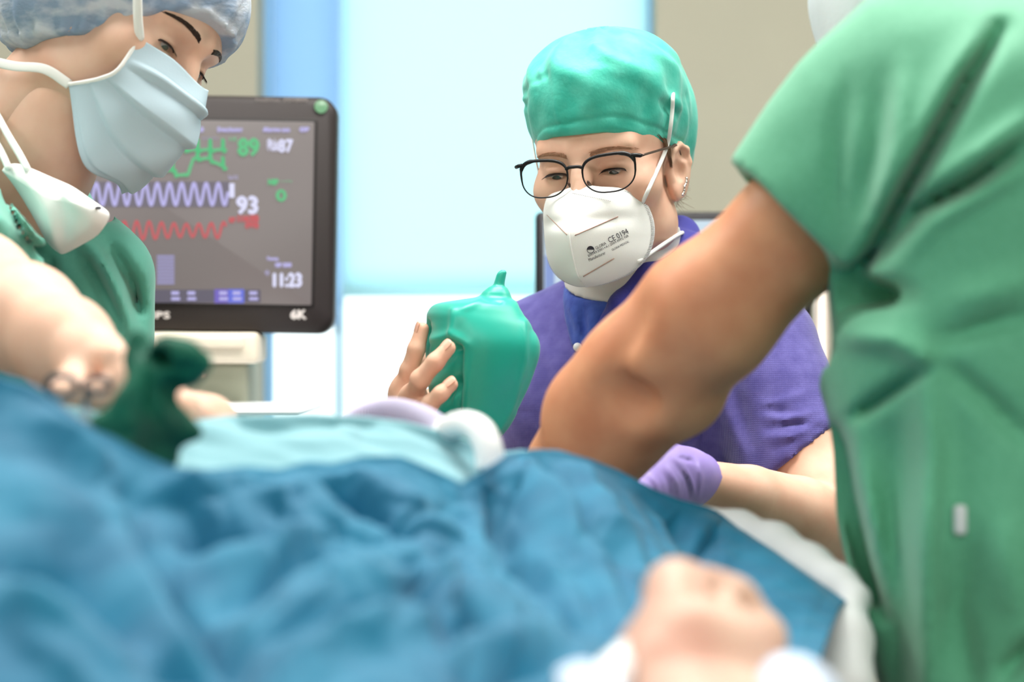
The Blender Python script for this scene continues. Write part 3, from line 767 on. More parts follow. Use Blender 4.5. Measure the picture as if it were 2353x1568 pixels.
# ------------------------------------------------------------------ people: shared builders
def head_sdf(fr, h, slit=0.0032, slit_z=-0.0045, neck=True, jaw=1.0):
    s = Sdf((-0.105, -0.135, -0.20 if neck else -0.135), (0.105, 0.125, 0.125), h, fr)
    s.ell((0, 0.012, 0.034), (0.073, 0.094, 0.080), 0.01)                      # cranium
    s.ell((0, -0.036, 0.036), (0.062, 0.056, 0.056), 0.03)                     # forehead
    s.ell((0, -0.038, -0.040), (0.058 * jaw, 0.050, 0.062), 0.03)              # mid face
    s.ell((0, -0.050, -0.082), (0.040 * jaw, 0.040, 0.034), 0.025)             # jaw
    s.ell((0, -0.080, -0.098), (0.020, 0.016, 0.015), 0.02)                    # chin
    for g in (-1, 1):
        s.ell((g * 0.044, -0.058, -0.022), (0.024, 0.026, 0.022), 0.025)       # cheekbone
        s.ell((g * 0.050, -0.010, -0.070), (0.016, 0.026, 0.022), 0.03)        # jaw angle
        s.cone((g * 0.012, -0.090, 0.020), (g * 0.046, -0.076, 0.022), 0.007, 0.007, 0.015)  # brow
    for g in (-1, 1):
        s.ell((g * 0.032, -0.103, -0.001), (0.019, 0.014, 0.0125), 0.014, sub=True)          # socket
    s.cone((0, -0.090, 0.012), (0, -0.098, -0.008), 0.0085, 0.0085, 0.012)     # nose
    s.cone((0, -0.098, -0.008), (0, -0.116, -0.038), 0.0085, 0.0115, 0.010)
    for g in (-1, 1): s.ell((g * 0.012, -0.104, -0.041), (0.008, 0.010, 0.008), 0.008)
    s.ell((0, -0.098, -0.064), (0.024, 0.010, 0.009), 0.012); s.ell((0, -0.100, -0.0645), (0.020, 0.010, 0.0012), 0.004, sub=True)
    for g in (-1, 1):
        s.ell((g * 0.0318, -0.0735, -0.001), (0.0150, 0.0140, 0.0140), 0.006)   # lids over the eyeball
        s.ell((g * 0.0318, -0.0895, slit_z), (0.0125, 0.0080, slit), 0.0015, sub=True)
        s.cone((g * 0.021, -0.0895, 0.0062), (g * 0.043, -0.0830, 0.0058), 0.0010, 0.0010, 0.002, sub=True)  # lid crease
    for g in (-1, 1):                                                          # ear
        an = 0.42; R = [(math.cos(an) , -g * math.sin(an), 0), (g * math.sin(an), math.cos(an), 0), (0, 0, 1)]
        ex = lambda x, y, z: np.array([g * (0.0690 + 0.30 * y + x), 0.002 + 0.9 * y, 0.88 * z - 0.011])
        s.ell(ex(0, 0.004, -0.006), (0.0060, 0.0175, 0.030), 0.004, R=R)
        rim = [ex(0.003, -0.012, 0.004), ex(0.004, -0.006, 0.019), ex(0.004, 0.006, 0.0245), ex(0.004, 0.017, 0.018), ex(0.004, 0.020, 0.002), ex(0.003, 0.014, -0.018)]
        s.chain(rim, [0.003, 0.0034, 0.0036, 0.0036, 0.0034, 0.003], 0.003)
        s.ell(ex(0.0065, -0.001, -0.005), (0.0075, 0.0088, 0.0125), 0.004, sub=True)
        s.ell(ex(0.0065, 0.006, 0.012), (0.0045, 0.0085, 0.0065), 0.004, sub=True)
        s.ell(ex(0.001, -0.004, -0.031), (0.0048, 0.0085, 0.0095), 0.004)
    if neck:
        s.cone((0, 0.022, -0.05), (0, 0.045, -0.20), 0.050, 0.052, 0.03)
    return s

def bvh_of(V, Q): return BVHTree.FromPolygons([tuple(p) for p in V], [tuple(int(i) for i in q) for q in Q])
def on_face(bvh, fr, x, z, off=0.0, y0=-0.2):
    """point on the head surface seen from the front at local (x, z)"""
    o = fr(A(x, y0, z)); d = fr.M[1]
    hit = bvh.ray_cast(Vector(o), Vector(d))
    p = np.array(hit[0]) if hit[0] is not None else fr(A(x, -0.08, z))
    n = np.array(hit[1]) if hit[1] is not None else -d
    if n @ d > 0: n = -n
    return p + n * off

def eyes_and_brows(person, body, fr, bvh, gaze, iris_col=IRIS, brow_m=HAIR, slit_z=-0.0045, brow_z=0.0185, lash=LASH, brow_r=0.00055):
    for g in (-1, 1):
        c = fr(A(g * 0.0318, -0.0735, -0.001)); s = Sdf(c - 0.016, c + 0.016, 0.0013); s.ell(c, (0.0122,) * 3, 0.001)
        V, Q = s.mesh(); e = obj('eyeball', V, Q, EYEW, body)
        gd = gaze[0] * fr.M[0] - gaze[1] * fr.M[1] + gaze[2] * fr.M[2]; gd /= np.linalg.norm(gd)
        a = np.linspace(0, 2 * math.pi, 24, endpoint=False); t1 = np.cross(gd, fr.M[2]); t1 /= np.linalg.norm(t1); t2 = np.cross(t1, gd)
        rings = []
        for rr in (0.0058, 0.004, 0.0015):
            hgt = math.sqrt(0.01235 ** 2 - rr ** 2); rings.append(c + gd * hgt + rr * (np.outer(np.cos(a), t1) + np.outer(np.sin(a), t2)))
        V = np.vstack(rings + [c + gd * 0.0124]); n = 24; Fc = []
        for k in range(2):
            for j in range(n): Fc.append((k * n + j, k * n + (j + 1) % n, (k + 1) * n + (j + 1) % n, (k + 1) * n + j))
        for j in range(n): Fc.append((2 * n + j, 2 * n + (j + 1) % n, 3 * n))
        obj('iris', V, Fc, iris_col, e)
        ms = []                                                              # lashes along the upper lid
        for t in np.linspace(-1, 1, 60):
            x = g * (0.0318 + 0.0125 * t); z = slit_z + 0.0030 * math.sqrt(max(0, 1 - t * t))
            p = on_face(bvh, fr, x, z + 0.0012, 0.0002); fwd = -fr.M[1]
            q = p + fwd * 0.0050 + fr.M[2] * -0.0028 + fr.M[0] * g * 0.0030 * (t + 0.2)
            ms.append(tube([p, (p + q) / 2 + fwd * 0.0006 - fr.M[2] * 0.0004, q], [0.00022, 0.0002, 0.00008], 4))
        line = [on_face(bvh, fr, g * (0.0318 + 0.0128 * t), slit_z + 0.0034 * math.sqrt(max(0, 1 - t * t)) + 0.0002, 0.0002) for t in np.linspace(-1, 1, 14)]
        ms.append(tube(line, 0.0006, 5))
        V, Fc = join(*ms); obj('eyelashes', V, Fc, lash, body)
        ms = []; rnd = random.Random(3 + g)                                  # eyebrow hairs
        for k in range(150):
            t = rnd.random(); x = g * (0.012 + 0.038 * t); z = brow_z + 0.006 * math.sin(t * 2.2) - 0.003 * t + rnd.uniform(-0.0025, 0.0025) * (1.1 - t * 0.7)
            x2 = x + g * 0.006; z2 = z + 0.003 * (0.8 - 1.6 * t)
            p = on_face(bvh, fr, x, z, 0.0003); q = on_face(bvh, fr, x2, z2, 0.0008)
            ms.append(tube([p, (p + q) / 2 + (0.0004 * -fr.M[1]), q], [brow_r, brow_r * 0.8, brow_r * 0.25], 3))
        V, Fc = join(*ms); obj('eyebrow', V, Fc, brow_m, body)

def lower_body(person, hip, foot_y=-0.06, m=TROU, spread=0.10):
    """trousers and clogs standing on the floor (behind the table)"""
    x, y, z = hip
    s = Sdf((x - 0.28, y - 0.24, 0.02), (x + 0.28, y + 0.24, z + 0.16), 0.012)
    s.ell((x, y, z), (0.175, 0.12, 0.13), 0.03)
    for g in (-1, 1):
        s.chain([A(x + g * 0.09, y, z - 0.02), A(x + g * spread, y - 0.01, 0.48), A(x + g * spread, y, 0.07)], [0.095, 0.075, 0.062], 0.03)
    V, Q = s.mesh(); obj('trousers', V, Q, m, person)
    for g in (-1, 1):
        c = A(x + g * spread, y + foot_y, 0.045)
        s = Sdf(c - A(0.07, 0.16, 0.05), c + A(0.07, 0.16, 0.07), 0.008)
        s.ell(c, (0.05, 0.13, 0.045), 0.01); s.cut(c + A(0, 0, -0.042), (0, 0, -1), 0.3)
        V, Q = s.mesh(); obj('clog', V, Q, SHOE, person)

def strap(name, pts, w_, m, parent, n=24, seg=8, flat=None):
    V, Fc = tube(crom(pts, n), w_, seg, flat=flat); return obj(name, V, Fc, m, parent)

def nail(tip, base, nrm, w_, l, parent):
    d = tip - base; d /= np.linalg.norm(d); nrm = nrm - d * (nrm @ d); nrm /= np.linalg.norm(nrm); sd = np.cross(d, nrm)
    c = tip - d * l * 0.35
    def fn(u, v):
        a = (u - 0.5) * 2; b = (v - 0.5) * 2
        sq = math.sqrt(max(0.0, 1 - 0.25 * abs(b) ** 4))
        return c + sd * a * w_ * sq + d * b * l * (1 - 0.12 * a * a) + nrm * (0.0010 * (1 - a * a) - 0.0006 * abs(b) ** 3)
    V, Fc = grid(fn, 9, 9, 0.0006); return obj('fingernail', V, Fc, NAIL, parent)

# ------------------------------------------------------------------ nurse in the violet gown (in focus)
nc = P(1407, 372, 2.14)
ya, pi_, ro = math.radians(23), math.radians(10.5), math.radians(3)
f0 = A(-math.sin(ya) * math.cos(pi_), -math.cos(ya) * math.cos(pi_), -math.sin(pi_)); l0 = A(math.cos(ya), -math.sin(ya), 0); u0 = np.cross(f0, l0)
l1 = l0 * math.cos(ro) + u0 * math.sin(ro); u1 = np.cross(f0, l1)
NF = frame(nc, l1, u1)
nurse = thing('person', 'person in violet gown, green cap, glasses and white mask squeezing the green breathing bag', 'person', (0.14, 2.26, 0))
hs_ = head_sdf(NF, 0.0017, slit=0.0040); HV, HQ = hs_.mesh(); nb = bvh_of(HV, HQ)
# arms
arm = Sdf(P(1560, 1380, 1.80) * A(1, 1, 1) - A(0.03, 0.05, 0.0), A(0.42, 2.30, 1.40), 0.0035)
LS, LE, LW = P(1752, 810, 2.14), P(1925, 1196, 2.03), P(1602, 1112, 1.90)
arm.chain([LS, P(1790, 930, 2.12), P(1835, 1030, 2.09), P(1900, 1150, 2.05), LE], [0.036, 0.038, 0.0455, 0.042, 0.040], 0.02)
arm.chain([LE + A(0.004, -0.01, -0.012), P(1830, 1192, 1.98), P(1720, 1148, 1.935), LW, P(1540, 1110, 1.87)], [0.040, 0.042, 0.033, 0.0235, 0.026], 0.005)
am_ = arm.mesh()
hand = Sdf(P(860, 1090, 2.05) - A(0.02, 0.20, 0.03), P(1090, 720, 2.05) + A(0.03, 0.10, 0.02), 0.0016)
fm = [P(925, 902, 1.965), P(941, 852, 1.955), P(957, 803, 1.950), P(970, 757, 1.952)]
fr_ = [P(948, 915, 1.930), P(966, 872, 1.898), P(1000, 833, 1.890), P(1030, 800, 1.893)]
fl_ = [P(972, 948, 1.918), P(988, 928, 1.892), P(1013, 905, 1.884), P(1037, 884, 1.886)]
fi_ = [P(928, 895, 2.000), P(960, 830, 2.01), P(990, 785, 2.02), P(1020, 750, 2.02)]
th_ = [P(925, 975, 2.015), P(985, 925, 2.04), P(1040, 880, 2.045), P(1075, 850, 2.04)]
WR = P(908, 1010, 1.985)
for fg, rr in ((fm, (0.0100, 0.0090, 0.0084, 0.0070)), (fr_, (0.0098, 0.0090, 0.0085, 0.0072)), (fl_, (0.0088, 0.0080, 0.0076, 0.0064)), (fi_, (0.010, 0.0092, 0.0085, 0.007)), (th_, (0.012, 0.0115, 0.010, 0.008))):
    hand.chain(fg, rr, 0.0035)
    hand.ell(fg[1], (rr[1] * 1.01,) * 3, 0.003)
for fg, rr in ((fm, 0.0115), (fr_, 0.0115), (fl_, 0.010), (fi_, 0.0115), (th_, 0.014)):
    hand.cone(fg[0], WR, rr, 0.017, 0.014)
hand.chain([WR, P(925, 1100, 2.04)], [0.0215, 0.026], 0.02)
ha_ = hand.mesh()
fore = Sdf(A(-0.18, 1.95, 1.02), A(0.06, 2.36, 1.28), 0.006)
fore.chain([P(918, 1060, 2.02), P(980, 1180, 2.14), P(1030, 1250, 2.24)], [0.025, 0.036, 0.038], 0.02); fore.chain([P(1030, 1250, 2.24), P(1080, 1080, 2.28)], [0.042, 0.046], 0.02)
nbody = obj('body', *jq((HV, HQ), am_, ha_, fore.mesh()), SKIN, nurse)
eyes_and_brows(nurse, nbody, NF, nb, (-0.05, 0.80, -0.60), brow_m=mat('brow_fair', S(186, 140, 112), 0.6, 0.3), brow_r=0.00032, brow_z=0.0165)
for fg in (fr_, fl_, fm):
    tip, pr = fg[-1], fg[-2]; dd = (tip - pr) / np.linalg.norm(tip - pr); nn = A(-0.35, -0.75, 0.45) if fg is not fm else A(-0.8, -0.35, 0.3)
    nn = nn - dd * (nn @ dd); nn /= np.linalg.norm(nn)
    nail(tip + nn * (0.0064 if fg is not fl_ else 0.0058) + dd * 0.002, pr + nn * 0.0064, nn, 0.0048, 0.0066, nbody)

# hair at the temple, nape and stray strands
ms = []; rnd = random.Random(11)
for k in range(120):
    t = rnd.random(); z = 0.048 - 0.045 * t
    a0 = on_face(nb, NF, 0, 0); 
    p0 = NF(A(0.066 + 0.003 * rnd.random(), -0.046 + 0.018 * rnd.random() + 0.012 * t, 0.026 + 0.006 * rnd.random()))
    p1 = NF(A(0.0705 + 0.002 * rnd.random(), -0.030 + 0.012 * rnd.random(), 0.016)); p2 = NF(A(0.0690 + 0.002 * rnd.random(), -0.016 + 0.006 * rnd.random(), 0.006 - 0.018 * t))
    ms.append(tube(crom([p0, p1, p2], 6), [0.0003] * 5 + [0.0001], 3))
for k in range(70):
    g = rnd.random(); b0 = NF(A(0.060 - 0.03 * g, 0.050 + 0.03 * g, -0.035 + 0.02 * rnd.random()))
    p1 = b0 + A(0.006 * rnd.uniform(-1, 1), 0.0, -0.018); p2 = p1 + A(0.020 * rnd.uniform(-0.6, 1), 0.01 * rnd.uniform(-1, 1), -0.016 * rnd.random())
    ms.append(tube(crom([b0, p1, p2], 6), [0.00022] * 5 + [0.0001], 3))
V, Fc = join(*ms); tag(obj('hair', V, Fc, HAIR, nurse), kind='stuff')

# green cap
def capcut(y):
    return np.interp(y, [-0.12, -0.09, -0.06, -0.03, 0.0, 0.016, 0.032, 0.075, 0.12], [0.039, 0.037, 0.022, 0.012, 0.005, 0.002, -0.030, -0.050, -0.054])
cp = Sdf((-0.105, -0.125, -0.07), (0.110, 0.14, 0.155), 0.0020, NF)
cp.ell((0, 0.011, 0.056), (0.0850, 0.113, 0.078), 0.02); cp.ell((0, -0.010, 0.094), (0.072, 0.082, 0.040), 0.035)
cp.ell((0.0, 0.052, 0.012), (0.074, 0.064, 0.072), 0.03)
x, y, z = cp.full()
th = np.arctan2(x, -y)                                       # angle round the head
fold = 0.0022 * np.sin(th * 9 + 18 * z + 2.0 * np.sin(z * 60)) * np.clip((z - 0.05) / 0.05, 0, 1)
fold = fold + 0.0016 * np.sin(th * 15 - 40 * z + 1.2) * np.clip((0.115 - z) / 0.05, 0, 1) + 0.0012 * waves(x, y, z, 21, 130) + 0.0014 * waves(x, y, z * 2, 22, 60)
fold = fold * np.clip((z - capcut(y) - 0.010) / 0.02, 0, 1)
cp.d = cp.d - fold.astype(np.float32)
def lridge(s, pts, amp, wd):
    pts = [np.asarray(p, float) for p in pts]; best = None; x, y, z = s.full()
    for a_, b_ in zip(pts[:-1], pts[1:]):
        ba = b_ - a_; t = np.clip(((x - a_[0]) * ba[0] + (y - a_[1]) * ba[1] + (z - a_[2]) * ba[2]) / (ba @ ba), 0, 1)
        d = (x - a_[0] - t * ba[0]) ** 2 + (y - a_[1] - t * ba[1]) ** 2 + (z - a_[2] - t * ba[2]) ** 2
        best = d if best is None else np.minimum(best, d)
    s.d = s.d - (amp * np.exp(-best / wd ** 2)).astype(np.float32)
for pts, amp, wd in (
    ([(0.020, -0.088, 0.092), (0.050, -0.070, 0.082), (0.074, -0.040, 0.060), (0.082, -0.012, 0.044)], -0.0030, 0.0045),
    ([(0.026, -0.088, 0.100), (0.058, -0.066, 0.090), (0.080, -0.030, 0.066), (0.086, -0.002, 0.050)], 0.0030, 0.0060),
    ([(0.030, -0.080, 0.070), (0.056, -0.064, 0.066), (0.078, -0.030, 0.050)], -0.0020, 0.0040),
    ([(-0.030, -0.088, 0.100), (-0.060, -0.068, 0.088), (-0.078, -0.040, 0.084)], -0.0028, 0.0050), ([(-0.040, -0.084, 0.085), (-0.066, -0.062, 0.072), (-0.082, -0.030, 0.072)], -0.0028, 0.0045),
    ([(-0.045, -0.075, 0.116), (-0.035, -0.085, 0.100), (-0.020, -0.092, 0.080)], 0.0022, 0.0040), ([(0.055, -0.055, 0.120), (0.060, -0.060, 0.095)], -0.0022, 0.005),
    ([(-0.016, -0.03, 0.150), (-0.018, -0.085, 0.115), (-0.016, -0.105, 0.080), (-0.014, -0.104, 0.050)], 0.0024, 0.006),
    ([(0.02, -0.07, 0.128), (0.035, -0.075, 0.112), (0.05, -0.07, 0.095)], 0.0020, 0.004), ([(0.084, 0.02, 0.06), (0.086, 0.035, 0.01), (0.07, 0.06, -0.03)], -0.0025, 0.006)):
    lridge(cp, pts, amp, wd)
cc = capcut(y); rim = (z - cc)
cp.d = cp.d - (0.0016 * np.exp(-((rim - 0.005) / 0.005) ** 2) - 0.0014 * np.exp(-((rim - 0.0135 - 0.004 * np.sin(th * 2)) / 0.002) ** 2)).astype(np.float32)
cp.d = np.maximum(cp.d, (0.8 * (cc - z) + 0 * x).astype(np.float32))
V, Q = cp.mesh(); obj('surgical_cap', V, Q, CAPG, nurse); capb = bvh_of(np.vstack([V, HV]), np.vstack([Q, HQ + len(V)]))

# glasses
def lens_out(g, k, n=48):
    pts = []
    for a in np.linspace(0, 2 * math.pi, n, endpoint=False):
        c, s_ = math.cos(a), math.sin(a); e = 2 / 2.9
        lx = abs(c) ** e * math.copysign(1, c); lz = abs(s_) ** e * math.copysign(1, s_)
        wx_ = 0.0272 * (1.0 + 0.06 * lz); x = lx * wx_ * k; zz = lz * 0.0190 * k
        if lz < 0: x *= 1 - 0.16 * abs(lz) ** 2
        X = g * (0.0356 + x); Y = -0.1135 + 0.9 * (abs(X) - 0.01) ** 2 * 3.2 + 0.10 * zz
        pts.append((X, Y, -0.0035 + zz + (0.0015 * lx if lz > 0 else 0)))
    return np.array(pts)

bp = crom([A(-0.0092, -0.1130, 0.0045), A(-0.0050, -0.1150, 0.0062), A(0, -0.1158, 0.0064), A(0.0050, -0.1150, 0.0062), A(0.0092, -0.1130, 0.0045)], 13)
V, Fc = tube(NF(bp), 0.0018, 8); GL = obj('eyeglasses', V, Fc, BLACKF, nurse)
LENS = glass('lens_glass', (0.93, 0.92, 0.91, 1), 0.14)
for g in (-1, 1):
    o = lens_out(g, 1.0); po = np.vstack([o, o[:2]])
    zz = np.array([p[2] for p in po]); xx = np.abs(po[:, 0])
    r = np.interp(zz, [-0.01, 0.004, 0.010], [0.0008, 0.0012, 0.0017]); r = r + 0.0006 * ((zz > 0.006) & (xx > 0.05))
    V, Fc = tube(NF(po), r, 8, caps=False); rimo = obj('rim', V, Fc, BLACKF, GL)
    ii = lens_out(g, 0.985); c = ii.mean(0); V = NF(np.vstack([ii, ii * 0.5 + c * 0.5, c])); n = len(ii); Fc = []
    for j in range(n):
        k = (j + 1) % n; Fc.append((j, k, n + k, n + j)); Fc.append((n + j, n + k, 2 * n))
    obj('lens', V, Fc, LENS, GL)
    hp = A(g * 0.0655, -0.1045, 0.0105)
    V, Fc = tube(NF([(g * 0.0605, -0.1065, 0.0125), (g * 0.0645, -0.1050, 0.0118), (g * 0.0685, -0.1020, 0.0108), (g * 0.0690, -0.0985, 0.0105)]), [0.0018, 0.0022, 0.0022, 0.0016], 8); obj('end_piece', V, Fc, BLACKF, GL)
    tp = crom([A(g * 0.0690, -0.0985, 0.0105), A(g * 0.0720, -0.06, 0.0110), A(g * 0.0735, -0.02, 0.0110), A(g * 0.0735, 0.002, 0.0105), A(g * 0.072, 0.022, -0.012)], 24)
    V, Fc = tube(NF(tp), 0.0013, 8); obj('temple', V, Fc, BRONZE if g > 0 else BLACKF, GL)
    V, Fc = tube(NF([(g * 0.0110, -0.108, -0.010), (g * 0.0105, -0.104, -0.013), (g * 0.0112, -0.101, -0.016)]), [0.001, 0.0018, 0.0014], 8); obj('nose_pad', V, Fc, BRONZE, GL)

# respirator mask
bnd = [A(0, -0.1085, -0.0120), A(0.018, -0.0990, -0.0175), A(0.041, -0.0880, -0.0230), A(0.0545, -0.0715, -0.0360), A(0.0600, -0.0620, -0.0560), A(0.0605, -0.0640, -0.0760), A(0.0550, -0.0760, -0.0960), A(0.0400, -0.0900, -0.1100), A(0.0180, -0.1060, -0.1170), A(0, -0.1170, -0.1175)]
rdg = [A(0, -0.1090, -0.0120), A(0, -0.1200, -0.0230), A(0, -0.1290, -0.0330), A(0, -0.1390, -0.0450), A(0, -0.1470, -0.0560), A(0, -0.1485, -0.0660), A(0, -0.1465, -0.0780), A(0, -0.1430, -0.0900), A(0, -0.1370, -0.1040), A(0, -0.1190, -0.1175)]
NT, NW = 61, 33
Bc, Rc = crom(bnd, NT), crom(rdg, NT)
def mask_pt(t, w_, g):
    i = t * (NT - 1); a = int(min(i, NT - 2)); q = i - a
    b = Bc[a] * (1 - q) + Bc[a + 1] * q; r = Rc[a] * (1 - q) + Rc[a + 1] * q
    p = r * (1 - w_) + b * w_
    bul = math.sin(math.pi * w_) ** 0.8 * math.sin(math.pi * min(1, t * 1.02)) * (1 - 1.3 * max(0, t - 0.45))
    p = p + A(0.008, -0.006, 0.0) * bul
    cr = 0.0035 * math.exp(-(((t - 0.36) - 0.10 * (w_)) / 0.05) ** 2) * math.sin(math.pi * min(1, w_ * 1.15))      # hollow under the nose panel
    p = p + A(-0.2, 0.9, 0.1) * cr
    if w_ > 0.90: p = p + A(0.3, -0.6, 0) * -0.0012 * ((w_ - 0.90) / 0.1)
    return A(p[0] * g, p[1], p[2])
def mask_side(g):
    U = np.array([[NF(mask_pt(j / (NT - 1), i / (NW - 1), g)) for i in range(NW)] for j in range(NT)])
    if g < 0: U = U[:, ::-1]
    return gridpts(U)
mv, mf = join(mask_side(1), mask_side(-1))
bm = bmesh.new(); vs_ = [bm.verts.new(p) for p in mv]
for q in mf:
    try: bm.faces.new([vs_[i] for i in q])
    except ValueError: pass
bmesh.ops.remove_doubles(bm, verts=bm.verts[:], dist=0.0003); bmesh.ops.recalc_face_normals(bm, faces=bm.faces[:])
bm.verts.index_update(); mv = np.array([v_.co[:] for v_ in bm.verts]); mf = [tuple(v_.index for v_ in f_.verts) for f_ in bm.faces]; bm.free()
mk = obj('respirator_mask', mv, mf, WHITE, nurse)
mo_ = mk.modifiers.new('thickness', 'SOLIDIFY'); mo_.thickness = 0.0014; mo_.offset = 0
mb = BVHTree.FromPolygons([tuple(p) for p in mv], mf)
# ridge seam, seams, weld marks
V, Fc = tube(NF(Rc[14:-4] + A(0, -0.0006, 0)), 0.0010, 6); obj('ridge_seam', V, Fc, WHITE, mk)
ms = []
for g in (-1, 1):
    for k in range(6, NT - 3):
        for q in (0, 0.5):
            t = (k + q) / (NT - 1); a_ = NF(mask_pt(t, 0.945, g) + A(g * 0.001, -0.0012, 0)); b_ = NF(mask_pt(t, 0.995, g) + A(g * 0.001, -0.0012, 0))
            ms.append(tube([a_, b_], 0.00035, 4))
V, Fc = join(*ms); tag(obj('weld_marks', V, Fc, mat('weld_grey', S(214, 214, 216), 0.7, 0.2), mk), kind='stuff')
def mproj(p0):
    """project an image point onto the mask"""
    o = A(0, 0, CAMZ); d = P(p0[0], p0[1], 2.0) - o; d /= np.linalg.norm(d)
    h = mb.ray_cast(Vector(o), Vector(d))
    return (np.array(h[0]) - d * 0.0016) if h[0] is not None else None
def mline(a_, b_, r, m, name='seam'):
    pts = [mproj((a_[0] + (b_[0] - a_[0]) * t, a_[1] + (b_[1] - a_[1]) * t)) for t in np.linspace(0, 1, 14)]
    pts = [p for p in pts if p is not None]
    if len(pts) > 2: V, Fc = tube(pts, r, 5); obj(name, V, Fc, m, mk)
for a_, b_ in (((1321, 541), (1420, 498)), ((1340, 636), (1411, 594)), ((1257, 494), (1303, 540))): mline(a_, b_, 0.0006, SEAM)
for k in range(22):                                          # stitched nose clip
    for x0, y0, x1, y1 in ((1316, 444, 1405, 463),):
        t0 = k / 22; t1 = t0 + 0.022; mline((x0 + (x1 - x0) * t0, y0 + (y1 - y0) * t0), (x0 + (x1 - x0) * t1, y0 + (y1 - y0) * t1), 0.0003, mat('stitch_grey', S(176, 174, 176)), 'stitch')
def mask_text(s, px, py, hpx, wpx, ang, shear=0.0, m=PRINT):
    V, Fc = text_mesh(s); lo, hi = V[:, :2].min(0), V[:, :2].max(0); k = hpx / (hi[1] - lo[1]); kx = wpx / (hi[0] - lo[0])
    ca, sa = math.cos(ang), math.sin(ang); W = []
    for p in V:
        a_ = (p[0] - lo[0]) * kx; b_ = (p[1] - lo[1]) * k; a_ = a_ + shear * b_
        q = mproj((px + a_ * ca - b_ * sa * 1.0, py - a_ * sa - b_ * ca))
        if q is None: return
        W.append(q)
    obj('printed_lettering', np.array(W), Fc, m, mk, False)
an = math.radians(27)
mask_text('CE 0194', 1401, 559, 13, 50, an, 0.0); mask_text('GLORIA', 1370, 574, 7, 27, an, 0.0)
mask_text('EN149:2001+A1:2009 FFP2 NR', 1353, 591, 5.5, 104, an, 0.0); mask_text('Manufacturer', 1354, 601, 7, 42, an * 0.9, 0.0); mask_text('GLORIA MEDICAL', 1407, 577, 5, 44, an, 0.0)
cpx = []
for a_ in np.linspace(0, math.pi, 14): cpx.append((1357 + 8 * math.cos(a_) - 0.0, 574 - 8 * math.sin(a_)))
W = [mproj((1357, 574))] + [mproj(q) for q in cpx]
if all(q is not None for q in W): obj('printed_emblem', np.array(W), [(0, i, i + 1) for i in range(1, 14)], PRINT, mk, False)
ring = [mproj((1357 + 8 * math.cos(a_), 574 + 8 * math.sin(a_))) for a_ in np.linspace(0, 2 * math.pi, 25)]
if all(q is not None for q in ring): V, Fc = tube(ring, 0.0003, 4); obj('printed_emblem', V, Fc, PRINT, mk)
# head bands
def caphit(px, py, off):
    o = A(0, 0, CAMZ); d = P(px, py, 2.0) - o; d /= np.linalg.norm(d); h = capb.ray_cast(Vector(o), Vector(d)); return np.array(h[0]) - d * off
hbp = [mproj((1477, 464))] + [caphit(x_, y_, 0.0055) for x_, y_ in ((1490, 436), (1513, 385), (1533, 335), (1541, 290), (1545, 250))] + [caphit(1546, 228, 0.004), caphit(1547, 212, -0.004)]
strap('head_band', hbp, 0.0023, WHITE, mk, 40, 8, flat=(A(0.3, -1, 0.1), 0.5))
strap('head_band', [NF(p) for p in ((-0.0560, -0.0590, -0.0420), (-0.0680, -0.0420, -0.0100), (-0.0790, -0.0240, 0.0220), (-0.0870, -0.0040, 0.0520), (-0.0890, 0.0220, 0.0740), (-0.0760, 0.0700, 0.0850), (0, 0.122, 0.090))], 0.0022, WHITE, mk, 40, 8, flat=(NF.M[0], 0.45))
strap('neck_band', [NF(mask_pt(0.70, 0.90, 1) + A(0.001, -0.002, 0)), NF(A(0.0630, -0.020, -0.0860)), NF(A(0.0640, 0.015, -0.0840)), NF(A(0.045, 0.060, -0.090)), NF(A(0, 0.085, -0.092))], 0.0022, WHITE, mk, 30, 8)
# ear stud
e0 = [NF(A(0.0775 + q[2], q[0] - 0.014, q[1] - 0.008)) for q in ((0.004, -0.033, 0.0), (0.007, -0.030, 0.001), (0.007, -0.025, 0.002), (0.011, -0.022, 0.003), (0.013, -0.017, 0.0035))]
ms = [tube(crom(e0, 16), 0.0011, 6)] + [tube([p + A(-0.0012, 0, 0), p + A(0.0012, 0, 0)], 0.0014, 6) for p in crom(e0, 7)]
V, Fc = join(*ms); obj('earring', V + A(0, -0.004, 0), Fc, SILVER, nurse)

# turtleneck
tn = Sdf(P(1270, 760, 2.3) - A(0, 0.25, 0.02), P(1600, 470, 2.3) + A(0, 0.05, 0.02), 0.003)
ba, bb, bc = P(1428, 790, 2.215), P(1430, 640, 2.178), P(1450, 518, 2.160)
ba = P(1428, 700, 2.195)
tn.chain([ba, bb, bc], [0.0600, 0.0590, 0.0560], 0.02); tn.cut(P(1400, 694, 2.13), (-0.05, 0.35, -1), 0.3); tn.cut(bc + A(0, 0, 0.0), (0.18, 0.25, 1), 0.12)
x, y, z = tn.full(); tn.d -= (0.0007 * np.sin((z * 1.0 + 0.25 * x - 0.2 * y) * 300 + 1.2 * np.sin(x * 40))).astype(np.float32)
V, Q = tn.mesh(); obj('turtleneck', V, Q, KNIT, nurse)

